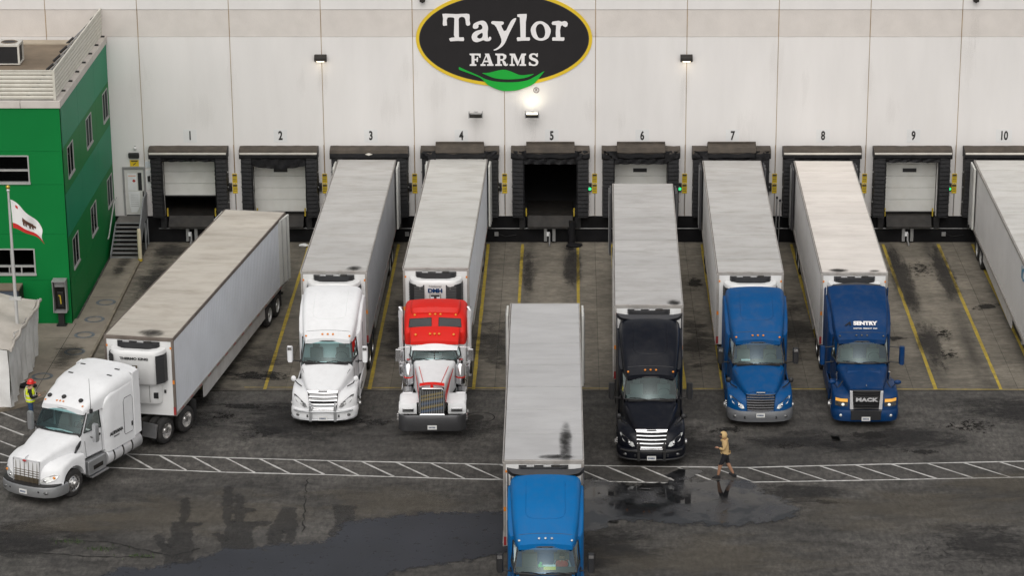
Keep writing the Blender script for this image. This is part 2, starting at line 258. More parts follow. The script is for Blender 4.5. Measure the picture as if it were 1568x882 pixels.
# ------------------------------------------------------------ mesh helpers
class MB:
    def __init__(s): s.v = []; s.f = []; s.m = []
    def add(s, v, f, mi=0):
        o = len(s.v); s.v += [tuple(p) for p in v]
        for q in f: s.f.append([i+o for i in q]); s.m.append(mi)
        return s
    def box(s, x0, x1, y0, y1, z0, z1, mi=0):
        return s.add([(x0,y0,z0),(x1,y0,z0),(x1,y1,z0),(x0,y1,z0),(x0,y0,z1),(x1,y0,z1),(x1,y1,z1),(x0,y1,z1)],
            [(0,3,2,1),(4,5,6,7),(0,1,5,4),(1,2,6,5),(2,3,7,6),(3,0,4,7)], mi)
    def prism(s, poly, a, b, ax='y', mi=0):
        n = len(poly)
        def P(p, t): return (p[0], t, p[1]) if ax == 'y' else ((t, p[0], p[1]) if ax == 'x' else (p[0], p[1], t))
        return s.add([P(p, a) for p in poly]+[P(p, b) for p in poly], [list(range(n)), list(range(2*n-1, n-1, -1))]+[(i, (i+1) % n, n+(i+1) % n, n+i) for i in range(n)], mi)
    def tube(s, pts, r, n=8, mi=0, caps=True):
        pts = [Vector(p) for p in pts]; rs = r if isinstance(r, (list, tuple)) else [r]*len(pts); rings = []
        for i, p in enumerate(pts):
            d = (pts[min(i+1, len(pts)-1)]-pts[max(i-1, 0)]).normalized()
            a = d.cross(Vector((0, 0, 1)) if abs(d.z) < .9 else Vector((1, 0, 0))).normalized(); b = d.cross(a)
            rings.append([p+a*rs[i]*math.cos(2*math.pi*k/n)+b*rs[i]*math.sin(2*math.pi*k/n) for k in range(n)])
        return s.loft(rings, True, caps, caps, mi)
    def loft(s, rings, closed=True, c0=False, c1=False, mi=0):
        n = len(rings[0]); f = []
        for i in range(len(rings)-1):
            for k in range(n if closed else n-1):
                k2 = (k+1) % n; f.append((i*n+k, i*n+k2, (i+1)*n+k2, (i+1)*n+k))
        if c0: f.append(list(range(n))[::-1])
        if c1: f.append([(len(rings)-1)*n+k for k in range(n)])
        return s.add([p for r in rings for p in r], f, mi)
    def lathe(s, prof, c, n=24, mi=0):      # prof [(x, r)] about an axis parallel to X through c
        rings = [[(c[0]+x, c[1]+r*math.cos(2*math.pi*k/n), c[2]+r*math.sin(2*math.pi*k/n)) for k in range(n)] for x, r in prof]
        return s.loft(rings, True, False, False, mi)
    def lathez(s, prof, c, n=16, mi=0, caps=True):
        rings = [[(c[0]+r*math.cos(2*math.pi*k/n), c[1]+r*math.sin(2*math.pi*k/n), c[2]+z) for k in range(n)] for z, r in prof]
        return s.loft(rings, True, caps, caps, mi)
    def quad(s, a, b, c, d, mi=0): return s.add([a, b, c, d], [(0, 1, 2, 3)], mi)
    def sphere(s, c, r, n=10, m=7, mi=0):
        r = r if isinstance(r, (tuple, list)) else (r, r, r)
        return s.loft([[(c[0]+r[0]*math.sin(math.pi*j/m)*math.cos(2*math.pi*k/n), c[1]+r[1]*math.sin(math.pi*j/m)*math.sin(2*math.pi*k/n), c[2]+r[2]*math.cos(math.pi*j/m)) for k in range(n)] for j in range(m+1)], True, False, False, mi)
    def mirror(s):
        o = len(s.v); nf = len(s.f); s.v += [(-x, y, z) for x, y, z in s.v[:o]]
        for i in range(nf): s.f.append([j+o for j in s.f[i]][::-1]); s.m.append(s.m[i])
        return s
    def mesh(s, name, mats, smooth=None, uv=False):
        me = bpy.data.meshes.new(name); me.from_pydata(s.v, [], s.f)
        bm = bmesh.new(); bm.from_mesh(me); bmesh.ops.remove_doubles(bm, verts=bm.verts, dist=.0005)
        bmesh.ops.recalc_face_normals(bm, faces=bm.faces); bm.to_mesh(me); bm.free()
        mats = mats if isinstance(mats, (list, tuple)) else [mats]
        for q in mats: me.materials.append(M[q])
        if len(mats) > 1 and len(me.polygons) == len(s.m): me.polygons.foreach_set('material_index', s.m)
        if smooth is not None:
            me.polygons.foreach_set('use_smooth', [True]*len(me.polygons)); me.set_sharp_from_angle(angle=R(smooth))
        return me
    def build(s, name, mats, parent=None, smooth=None, bevel=None, loc=None, rz=0):
        o = bpy.data.objects.new(name, s.mesh(name, mats, smooth)); COL.objects.link(o)
        if parent: o.parent = parent
        if loc: o.location = loc
        if rz: o.rotation_euler.z = rz
        if bevel:
            b = o.modifiers.new('bevel', 'BEVEL'); b.width = bevel; b.segments = 2; b.limit_method = 'ANGLE'; b.angle_limit = R(40)
        return o
def link(me, name, parent=None, loc=(0, 0, 0), rot=(0, 0, 0), scale=None):
    o = bpy.data.objects.new(name, me); COL.objects.link(o); o.parent = parent; o.location = loc; o.rotation_euler = rot
    if scale: o.scale = scale
    return o
def tag(o, label=None, cat=None, group=None, kind=None):
    if label: o['label'] = label
    if cat: o['category'] = cat
    if group: o['group'] = group
    if kind: o['kind'] = kind
    return o
def thing(name, label, cat, loc=(0, 0, 0), rz=0, group=None):
    o = bpy.data.objects.new(name, None); COL.objects.link(o); o.location = loc; o.rotation_euler.z = rz; o.empty_display_size = .3
    return tag(o, label, cat, group)
def copy_tree(o, parent=None):
    c = o.copy(); COL.objects.link(c); c.parent = parent
    for ch in list(o.children): copy_tree(ch, c)
    return c
def text_mesh(body, size, mt, ext=.004, off=0, xs=1, sp=1):
    cu = bpy.data.curves.new('t', 'FONT'); cu.body = body; cu.size = size; cu.extrude = ext; cu.offset = off; cu.align_x = 'CENTER'; cu.align_y = 'CENTER'; cu.space_character = sp; cu.resolution_u = 3
    ob = bpy.data.objects.new('t', cu); COL.objects.link(ob); dg = bpy.context.evaluated_depsgraph_get()
    me = bpy.data.meshes.new_from_object(ob.evaluated_get(dg)); bpy.data.objects.remove(ob); bpy.data.curves.remove(cu)
    me.name = 'lettering'; me.transform(Matrix.Diagonal((xs, 1, 1, 1))); me.materials.clear(); me.materials.append(M[mt]); return me
def curve_mesh(polys, mt, ext=.006):
    cu = bpy.data.curves.new('c', 'CURVE'); cu.dimensions = '2D'; cu.fill_mode = 'BOTH'; cu.extrude = ext
    for P in polys:
        sp = cu.splines.new('POLY'); sp.points.add(len(P)-1); sp.use_cyclic_u = True
        for q, p in zip(sp.points, P): q.co = (p[0], p[1], 0, 1)
    ob = bpy.data.objects.new('c', cu); COL.objects.link(ob); dg = bpy.context.evaluated_depsgraph_get()
    me = bpy.data.meshes.new_from_object(ob.evaluated_get(dg)); bpy.data.objects.remove(ob); bpy.data.curves.remove(cu)
    me.materials.clear(); me.materials.append(M[mt]); return me
def smooth_poly(P, it=1):
    for _ in range(it):
        Q = []
        for i in range(len(P)):
            a, b = P[i], P[(i+1) % len(P)]
            Q += [(a[0]*.75+b[0]*.25, a[1]*.75+b[1]*.25), (a[0]*.25+b[0]*.75, a[1]*.25+b[1]*.75)]
        P = Q
    return P
def ragged(P, amp=.12, sub=6, seed=0):
    """closed outline with an uneven edge"""
    out = []
    for i in range(len(P)):
        a, b = Vector(P[i]), Vector(P[(i+1) % len(P)])
        for k in range(sub):
            p = a.lerp(b, k/sub); n = noise.noise_vector(Vector((p.x*1.7+seed, p.y*1.7, seed*3.1))); out.append((p.x+n.x*amp, p.y+n.y*amp))
    return out
def sheet(name, P, z, mt, parent=None):
    c = (sum(p[0] for p in P)/len(P), sum(p[1] for p in P)/len(P))
    o = MB().add([(p[0]-c[0], p[1]-c[1], 0) for p in P], [list(range(len(P)))]).build(name, mt, parent, loc=(c[0], c[1], z)); return o
def soft_sheet(name, P, z, mt, w=.2, parent=None):
    c = Vector((sum(p[0] for p in P)/len(P), sum(p[1] for p in P)/len(P))); n = len(P); Q = [Vector(p)-c for p in P]
    area = sum(Q[i].x*Q[(i+1) % n].y-Q[(i+1) % n].x*Q[i].y for i in range(n)); sg_ = 1 if area > 0 else -1; O = []
    for i in range(n):
        d = (Q[(i+1) % n]-Q[i-1]).normalized(); O.append(Q[i]+Vector((d.y, -d.x))*sg_*w)
    me = bpy.data.meshes.new(name); me.from_pydata([(q.x, q.y, 0) for q in Q]+[(q.x, q.y, -.0002) for q in O], [], [list(range(n))]+[(i, (i+1) % n, n+(i+1) % n, n+i) for i in range(n)])
    at = me.attributes.new('fade', 'FLOAT', 'POINT'); at.data.foreach_set('value', [1.0]*n+[0.0]*n); me.materials.append(M[mt]); return link(me, name, parent, (c.x, c.y, z))
def fade_alpha(m, amax=1):
    nt = m.node_tree; L = nt.links; b = nt.nodes['Principled BSDF']; a = nd(nt, 'ShaderNodeAttribute', attribute_name='fade'); g = nd(nt, 'ShaderNodeNewGeometry')
    n = nd(nt, 'ShaderNodeTexNoise'); n.inputs['Scale'].default_value = 3; n.inputs['Detail'].default_value = 6; n.inputs['Roughness'].default_value = .7; L.new(g.outputs['Position'], n.inputs['Vector'])
    s = nd(nt, 'ShaderNodeMath', operation='MULTIPLY_ADD'); s.inputs[1].default_value = 3.2; s.inputs[2].default_value = -1.6; L.new(n.outputs[0], s.inputs[0])
    q = nd(nt, 'ShaderNodeMath', operation='ADD'); L.new(s.outputs[0], q.inputs[0]); L.new(a.outputs['Fac'], q.inputs[1])
    r = nd(nt, 'ShaderNodeMapRange'); r.interpolation_type = 'SMOOTHSTEP'; r.inputs[1].default_value = .25; r.inputs[2].default_value = .75; L.new(q.outputs[0], r.inputs[0])
    e = nd(nt, 'ShaderNodeMath', operation='MULTIPLY'); e2 = nd(nt, 'ShaderNodeMapRange'); e2.inputs[2].default_value = .5; e2.inputs[4].default_value = amax; L.new(a.outputs['Fac'], e2.inputs[0]); L.new(r.outputs[0], e.inputs[0]); L.new(e2.outputs[0], e.inputs[1])
    L.new(e.outputs[0], b.inputs['Alpha'])
for k_, a_ in (('puddle_sky', .9), ('puddle', .95), ('wet_streak', .48)): fade_alpha(M[k_], a_)
def stain(name, x, y, z, w, h, mt, rz=0, parent=None):
    me = bpy.data.meshes.new(name); me.from_pydata([(-w/2, -h/2, 0), (w/2, -h/2, 0), (w/2, h/2, 0), (-w/2, h/2, 0)], [], [(0, 1, 2, 3)])
    uv = me.uv_layers.new(name='UVMap'); 
    for i, c in enumerate(((0, 0), (1, 0), (1, 1), (0, 1))): uv.data[i].uv = c
    me.materials.append(M[mt]); return link(me, name, parent, (x, y, z), (0, 0, rz))
def holes_wall(mb, u0, u1, z0, z1, holes, fn, t0, t1):
    """rectangles left of a wall after cutting holes [(a,b,c,d)] in (u,z); fn(u,t,z) gives a point"""
    us = sorted({u0, u1, *[h[0] for h in holes], *[h[1] for h in holes]}); us = [u for u in us if u0 <= u <= u1]
    for a, b in zip(us, us[1:]):
        cuts = sorted([(h[2], h[3]) for h in holes if h[0] <= a and h[1] >= b]); z = z0
        for c, d in cuts+[(z1, z1)]:
            if c > z+1e-6:
                v = [fn(u, t, zz) for zz in (z, c) for t in (t0, t1) for u in (a, b)]
                mb.add([v[0], v[1], v[3], v[2], v[4], v[5], v[7], v[6]], [(0,3,2,1),(4,5,6,7),(0,1,5,4),(1,2,6,5),(2,3,7,6),(3,0,4,7)])
            z = d
    return mb
# ============================================================ setting
PX, X0 = 4.0585, -19.117                 # bay pitch, first panel joint
NUM = ' one two three four five six seven eight nine ten eleven'.split(' ')
def bay(k): return X0+PX*(k-.5)          # centre of bay k (1..10)
ground = tag(MB().add([(-300,-400,0),(300,-400,0),(300,300,0),(-300,300,0)], [(0,1,2,3)]).build('asphalt_yard', 'asphalt'), kind='structure')
apron = tag(MB().add([(-19.05,-19.25,.004),(24,-19.25,.004),(24,.2,.004),(-19.05,.2,.004)], [(0,1,2,3)]).build('concrete_apron', 'crack'), kind='structure')
xs = [-19.05]+[X0+PX*k for k in range(1, 11)]+[24]
ys = [.1, -4.9, -9.75, -14.5, -19.22]
for a, b in zip(xs, xs[1:]):
    for d, c in zip(ys, ys[1:]):
        g = .006
        MB().box(-(b-a)/2+g, (b-a)/2-g, -(d-c)/2+g, (d-c)/2-g, 0, .012+.002*random.random()).build('slab', 'apron', apron, loc=((a+b)/2, (c+d)/2, .006))
AZ = .024
def ribbon(name, pts, w, z, mt, parent, jag=0):
    mb = MB(); L_, R_ = [], []
    for i, p in enumerate(pts):
        p = Vector(p); d = (Vector(pts[min(i+1, len(pts)-1)])-Vector(pts[max(i-1, 0)])).normalized(); n = Vector((-d.y, d.x))*w/2
        j = 1+jag*(random.random()-.5)*2; L_.append((*(p+n*j), z)); R_.append((*(p-n*j), z))
    return mb.loft([L_, R_], False).build(name, mt, parent)
def seg(a, b, n): return [(a[0]+(b[0]-a[0])*i/n, a[1]+(b[1]-a[1])*i/n) for i in range(n+1)]
for k in range(1, 11):
    for s in (-1, 1):
        x = bay(k)+s*1.25+(.1 if k > 8 else 0)
        if k == 1 and s < 0: continue
        ribbon('yellow_line', seg((x, -.35), (x+random.uniform(-.05, .05), -19.1), 24), .13, AZ, 'yellow_line', apron, .18)
ribbon('edge_line', seg((-12.6, -18.9), (24, -19.2), 60), .055, AZ, 'yellow_line', apron, .5)
up = [(-16.2,-25.8),(-15.79,-25.83),(-12.56,-26.15),(-8.77,-26.44),(-4.04,-26.72),(-2.43,-26.81),(.56,-26.91),(3.02,-27.0),(6.37,-27.1),(10.82,-26.81),(16.45,-26.5),(22,-26.2)]
lo = [(-16.64,-27.09),(-12.54,-27.53),(-8.66,-27.78),(-3.98,-28.16),(-2.4,-28.23),(.55,-28.37),(4.13,-28.58),(10.04,-28.32),(16.21,-28.01),(22,-27.7)]
def dens(P, st=.5):
    out = []
    for a, b in zip(P, P[1:]):
        n = max(1, int(math.dist(a, b)/st)); out += seg(a, b, n)[:-1]
    return out+[P[-1]]
def yat(P, x):
    for a, b in zip(P, P[1:]):
        if a[0] <= x <= b[0]: return a[1]+(b[1]-a[1])*(x-a[0])/(b[0]-a[0])
    return P[-1][1]
ribbon('walkway_line', dens(up), .085, .008, 'white_line', ground, .25); ribbon('walkway_line', dens(lo), .085, .008, 'white_line', ground, .25)
x = -16.1
while x < 21:
    dx = 1.15+.33*(x+16)/32; st = 1.22+.1*(x+16)/32
    ribbon('hatch_line', seg((x, yat(up, x)-.03), (x+dx, yat(lo, x+dx)+.03), 6), .08, .012, 'white_line', ground, .3); x += st
for a, b in (((-21.46,-21.44),(-20.77,-20.53)),((-22.6,-20.6),(-20.37,-22.6)),((-22.3,-22.1),(-20.22,-23.93)),((-22.3,-23.4),(-20.28,-25.1)),((-22.2,-24.6),(-20.25,-26.12)),((-22.2,-26.5),(-20.29,-26.63))):
    ribbon('stall_line', seg(a, b, 8), .085, .008, 'white_line', ground, .25)
STREAKS = [[(-13.46,-29.99),(-13.4,-29.99),(-13.24,-31.05),(-13.13,-32.22),(-12.57,-32.2),(-12.7,-32.35),(-12.99,-32.48),(-12.74,-33.61),(-12.55,-34.23),(-12.61,-34.6),(-12.49,-35.69),(-12.8,-35.75),(-13.02,-34.84),(-12.96,-35.69),(-13.19,-35.81),(-13.39,-34.72),(-13.92,-33.49),(-14.0,-33.24),(-13.75,-33.61),(-13.38,-34.23),(-13.34,-33.49),(-13.41,-32.41),(-13.46,-32.22),(-13.19,-32.12)],
 [(-12.09,-28.9),(-12.01,-28.9),(-11.72,-30.79),(-11.53,-32.09),(-11.38,-32.09),(-11.46,-31.05),(-11.64,-29.72),(-11.56,-29.72),(-11.36,-30.92),(-11.23,-30.92),(-10.9,-31.05),(-11.2,-31.16),(-11.29,-31.31),(-11.19,-32.07),(-10.22,-32.09),(-10.36,-32.29),(-10.9,-32.41),(-10.79,-33.61),(-10.62,-34.48),(-11.1,-34.66),(-11.37,-34.48),(-11.48,-33.99),(-12.01,-32.99),(-11.77,-33.24),(-11.41,-33.74),(-11.56,-32.48),(-11.9,-30.52)],
 [(-9.78,-30.85),(-9.52,-30.92),(-9.44,-31.96),(-9.33,-32.35),(-9.39,-32.99),(-9.37,-33.99),(-9.52,-32.99),(-9.7,-32.73),(-9.81,-33.11),(-9.72,-33.99),(-9.82,-33.99),(-9.98,-32.99),(-10.05,-33.24),(-9.97,-33.99),(-10.11,-33.36),(-10.02,-32.6),(-9.89,-31.83)],
 [(-8.19,-30.66),(-7.4,-30.72),(-7.54,-30.92),(-7.47,-31.83),(-7.51,-32.35),(-7.35,-32.73),(-7.26,-33.61),(-7.48,-33.74),(-7.99,-33.68),(-8.02,-32.73),(-7.89,-32.09),(-8.0,-31.05)]]
for i, P in enumerate(STREAKS): tag(soft_sheet('wet_streak', ragged(P, .09, 5, i+2), .020+.0004*i, 'wet_streak', .22), kind='structure')
RP = [(-16,-42),(-15.2,-37),(-14.58,-36.04),(-13.86,-36.22),(-13.14,-35.81),(-12.46,-35.69),(-11.93,-35.21),(-11.36,-34.6),(-10.37,-34.54),(-9.65,-34.23),(-8.65,-34.17),(-7.93,-33.8),(-7.38,-32.35),(-6.95,-32.16),(-5.2,-31.55),(-2.28,-31.45),(-1.2,-31.9),(-1.4,-34),(-4,-35.2),(-5.83,-35.9),(-7.6,-38),(-9,-42)]
def puddle(P, amp, seed, z, m_, grow): tag(soft_sheet('rain_puddle', ragged(P, amp, 8, seed), z, m_, grow), kind='structure')
puddle(RP, .10, 1, .0225, 'puddle_sky', .55)
puddle([(.66,-28.49),(2.31,-29.04),(3.3,-28.8),(4.06,-28.61),(5.2,-28.61),(6.14,-28.61),(6.73,-29.65),(7.66,-30.95),(7.38,-31.53),(6.49,-31.82),(5.65,-32.11),(3.84,-31.94),(1.84,-31.53),(1.29,-31.53),(.91,-32.34),(.2,-32.8),(.2,-29)], .12, 5, .0212, 'puddle', .6)
tag(soft_sheet('wet_patch', ragged([(3.52,-27.87),(4.02,-27.31),(4.73,-27.5),(4.27,-28.06),(4.12,-28.43),(3.88,-28.49)], .08, 6, 9), .0205, 'puddle'), kind='structure')
stains = [(-4.2,-23.4,6,4,0,'damp_shade'),(4,-24.8,7,5,0,'damp_shade'),(8.6,-24.5,6,3,0,'damp_shade'),(12.5,-24.2,7,3.4,0,'damp_shade'),(16.6,-21.4,7,4,0,'damp_shade'),(0,-30,6,5.5,0,'damp_shade'),(1.0,-34.5,7,6,.2,'damp_shade'),(8,-29.6,5,3,0,'damp_shade'),  # dark damp sheets by the trucks, partly painted shade
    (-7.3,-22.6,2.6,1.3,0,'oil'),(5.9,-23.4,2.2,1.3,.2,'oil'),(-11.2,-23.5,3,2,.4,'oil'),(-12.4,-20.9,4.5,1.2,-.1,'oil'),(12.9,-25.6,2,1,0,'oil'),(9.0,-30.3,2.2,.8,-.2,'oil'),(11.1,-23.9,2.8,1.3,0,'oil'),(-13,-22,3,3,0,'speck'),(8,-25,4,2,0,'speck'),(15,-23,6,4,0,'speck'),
    (10.5,-25,4,2.6,.3,'damp_shade'),(-15,-22,7,10,0,'damp_shade'),(-10,-22.5,8,7,0,'damp_shade'),(-13,-31.5,13,6,.1,'dust'),(-6,-30.2,10,5,0,'dust'),(12,-31,14,6,0,'dust'),(14,-34,7,5,.2,'damp_shade'),(-18.5,-33.5,8,4.5,.3,'damp_shade'),(5,-35,14,6,0,'dust'),(-17,-32,6,3,.2,'dust'),(16,-28.8,9,4,0,'dust')]
for i, (x, y, w, h, rz, m_) in enumerate(stains): tag(stain('ground_stain_shade', x, y, .0088+.0003*i, w, h, m_, rz), kind='structure')
b9 = bay(9)+.1
astains = [(b9-.1,-12.6,2.2,4.6,0,'speck'),(b9-.2,-15.2,2.4,3.4,.1,'speck'),(b9,-4,3.2,6,0,'speck'),(b9+2.1,-9.2,2.2,1.4,.5,'oil'),(bay(5)+.85,-.9,1.2,1.6,0,'oil'),(bay(5)-.95,-4,1.3,9,0,'track'),(bay(5)+.95,-4,1.3,9,0,'track'),(b9-.95,-5.5,1.3,13,0,'track'),(b9+.95,-4.5,1.3,11,0,'track'),(b9-.8,-14,1.6,9,0,'track'),(bay(1)-.6,-1.5,3.4,4,0,'damp_shade'),(-17.8,-6,3.2,10,0,'damp_shade'),(bay(6)+2.2,-6,1.4,3,0,'oil'),(bay(8)+1.9,-13.2,1.8,1,.1,'oil'),(-14.2,-16,8,9,.3,'damp_shade'),(-12.2,-17.6,5,1.6,-.1,'oil'),(-16,-12,5,12,0,'damp_shade'),(bay(3)+2,-12,2,13,0,'damp_shade'),(bay(4)+2,-14,3.4,9,0,'damp_shade'),(bay(7)+2,-12,2.4,12,0,'damp_shade'),(bay(6)+2,-14,2.4,10,0,'damp_shade'),(19.2,-18,4,5,0,'damp_shade')]
for i, (x, y, w, h, rz, m_) in enumerate(astains): tag(stain('ground_stain_shade', x, y, .0272+.0003*i, w, h, m_, rz), kind='structure')
def crack(pts, w, z=.0195, mt='crack'):
    out = []
    for i, (a, b) in enumerate(zip(pts, pts[1:])):
        n = max(2, int(math.dist(a, b)/.16))
        for k in range(n):
            p = Vector(a).lerp(Vector(b), k/n); out.append((p.x+random.uniform(-.05, .05), p.y+random.uniform(-.05, .05)))
    return tag(ribbon('crack', out, w, z, mt, None, .7), kind='structure')
crack([(-9.3,-28.2),(-9.2,-30.5),(-9.0,-33)], .05); crack([(-17.5,-33.6),(-15.5,-33.7),(-13.2,-34.9),(-12.2,-34.2)], .06); crack([(-19.5,-34.3),(-16,-34.9),(-13.6,-35)], .05)
crack([(-12.4,-23.6),(-11.6,-23.3),(-11.0,-23.7),(-10.3,-23.4)], .035); crack([(-11.6,-23.3),(-11.4,-22.7)], .03); crack([(10.9,-20.4),(11.6,-21.5)], .02)
random.seed(3)
for k in range(34):
    a = (13.2+random.uniform(-1.7, 2.6), -35.1+random.uniform(-1.6, 1.5)); t = random.uniform(0, 6.28); l = random.uniform(.4, 1.1)
    crack([a, (a[0]+l*math.cos(t), a[1]+l*math.sin(t))], .014, .0186+k*.00005)
wd = MB()
for k in range(260):
    c = random.choice([(-16.8,-33.7),(-15.6,-34.3),(-14.2,-34.9)]); x, y = c[0]+random.gauss(0, .28), c[1]+random.gauss(0, .1); a = random.uniform(0, 6.28); h = random.uniform(.03, .1)
    wd.add([(x, y, 0), (x+.03*math.cos(a), y+.03*math.sin(a), 0), (x+.05*math.cos(a+1), y+.05*math.sin(a+1), h)], [(0, 1, 2)])
tag(wd.build('weeds', 'weed'), 'low green weeds growing in the asphalt crack at lower left', 'weeds', kind='stuff')
def ring(name, x, y, z, r, mt, parent, w=.09):
    n = 28; return MB().loft([[((r+d)*math.cos(6.2832*k/n), .95*(r+d)*math.sin(6.2832*k/n), 0) for k in range(n)] for d in (-w/2, w/2)], True).build(name, mt, parent, loc=(x, y, z))
ring('manhole_rim', -3.36, -22.1, .009, .55, 'crack', ground, .05)
MB().lathez([(0, .3), (.004, .29)], (0, 0, 0), 20).build('manhole_cover', 'steel_dark', ground, loc=(-3.5, -22.1, .009))
# kerbed walk beside the green office
WZ = .12
walk_poly = [(-30,-11),(-20.4,-11),(-20.4,-2.4),(-19.12,-2.4),(-19.12,-12),(-19.2,-17.3),(-19.7,-19.6),(-20.6,-20.7),(-21.6,-21.5),(-30,-21.5)]
walk = tag(MB().prism(walk_poly, 0, WZ, 'z').build('sidewalk', 'concrete_walk'), kind='structure')
for (x, y) in ((-19.6,-8.9),(-19.72,-11.1),(-19.8,-13.05),(-19.85,-15.1),(-20.62,-17.95)): ring('paint_ring', x, y, WZ+.006, .36, 'ring_paint', walk, .13)
for a, b in (((-20.4,-11.6),(-20.6,-20.6)),((-21.4,-13.4),(-19.15,-13.4)),((-20.9,-16.7),(-19.2,-16.7)),((-20.3,-8.2),(-19.15,-8.2)),((-20.3,-4.9),(-19.15,-4.9))):
    ribbon('joint', seg(a, b, 4), .02, WZ+.004, 'crack', walk)
kb = MB(); kp = walk_poly[3:]
for a, b in zip(kp, kp[1:]):
    d = (Vector(b)-Vector(a)).normalized(); n = Vector((d.y, -d.x))*-.1
    kb.prism([a, b, (b[0]+n.x, b[1]+n.y), (a[0]+n.x, a[1]+n.y)], 0, WZ+.03, 'z')
kb.build('kerb', 'kerb', walk)
stain('walk_stain', -19.7, -4.3, WZ+.012, 1.2, 4.4, 'damp_shade', 0, walk); stain('walk_stain', -20.1, -15.5, WZ+.013, 1.8, 4.5, 'damp_shade', 0, walk)

# ============================================================ warehouse
wh = thing('warehouse', 'long white concrete warehouse with ten numbered loading docks', 'warehouse', (0, 0, 0))
WY = .0
DZ0, DZ1, DW = 1.25, 4.0, 1.22
nums = {}
for k in range(-2, 13):
    a, b = X0+PX*(k-1), X0+PX*k; c = bay(k); g = .016
    holes = [(c-DW, c+DW, DZ0-1, DZ1)] if 1 <= k <= 10 else ([(-20.05, -19.2, 0, 3.5)] if k == 0 else [])
    o = holes_wall(MB(), a+g, b-g, DZ0, 9.55, holes, lambda u, t, z: (u, t, z), 0, .22).build('wall_panel', 'wall_white', wh)
    MB().box(a+g, b-g, .025, .22, 9.565, 10.79).build('band_panel', 'wall_band', wh)
    MB().box(a+g, b-g, 0, .22, 10.805, 13).build('wall_panel', 'wall_white', wh)
MB().box(X0-PX*3, X0+PX*12, .235, .35, 4.2, 13).build('joint_sealant', 'sealant', wh)
jm = MB()
for k in range(-2, 13): jm.box(X0+PX*k-.017, X0+PX*k+.017, .012, .236, 1.25, 13)
jm.build('joint_sealant', 'sealant', wh)
bm_ = holes_wall(MB(), -20.4, X0+PX*12, .0, DZ0-.003, [(bay(k)-1.1, bay(k)+1.1, .75, 1.3) for k in range(1, 11)], lambda u, t, z: (u, t, z), -.045, .25).build('base_wall', 'base_black', wh)
MB().tube([(-18.6, -.07, .68), (25, -.07, .68)], .02, 6).build('base_conduit', 'grey_steel', wh)
rm = MB(); rm.quad((-25,.36,1.2),(26,.36,1.2),(26,9,1.2),(-25,9,1.2)); rm.quad((-25,9,1.2),(26,9,1.2),(26,9,6),(-25,9,6)); rm.quad((-25,.36,5),(26,.36,5),(26,9,5),(-25,9,5)); rm.quad((-25,.36,1.2),(-25,9,1.2),(-25,9,6),(-25,.36,6)); rm.quad((26,.36,1.2),(26,9,1.2),(26,9,6),(26,.36,6)); rm.quad((-25,.36,4.05),(26,.36,4.05),(26,.36,13),(-25,.36,13))
rm.build('interior', 'inside_dark', wh)
for k in range(1, 11):
    me = text_mesh(str(k), .56, 'number_black', .004, .018, .66)
    link(me, 'dock_number', wh, (bay(k)+.08, -.012, 5.01), (R(90), 0, 0))
    w = .3 if k < 10 else .36
    MB().box(-w, w, 0, .006, -.3, .3).build('number_plate', 'number_plate', wh, loc=(bay(k)+.08, -.0065, 5.01))
# sectional dock doors
for k, lift in ((1, .76), (2, 0), (3, 0), (4, 0), (6, 0), (7, 0), (8, 0), (9, 0), (10, 0)):
    c = bay(k); d = bpy.data.objects.new('dock_door', None); COL.objects.link(d); d.parent = wh; d.location = (c, .25, DZ0+.14+lift)
    z = 0; n = 5; h = .56
    for i in range(n):
        if z+lift > 2.9: break
        MB().box(-1.2, 1.2, 0, .05, z+.006, z+h-.006).build('door_panel', 'door_white', d, bevel=.008); z += h
    MB().box(-.31, .31, -.012, 0, 1.95-.09, 1.95+.09).build('door_window', 'grille_black', d)
    MB().box(-1.21, 1.21, -.03, .04, -.05, .004).build('bottom_seal', 'rubber', d)
    MB().box(-1.19, 1.19, .051, .06, .0, min(2.8, 2.9-lift)).build('door_core', 'grille_black', d)
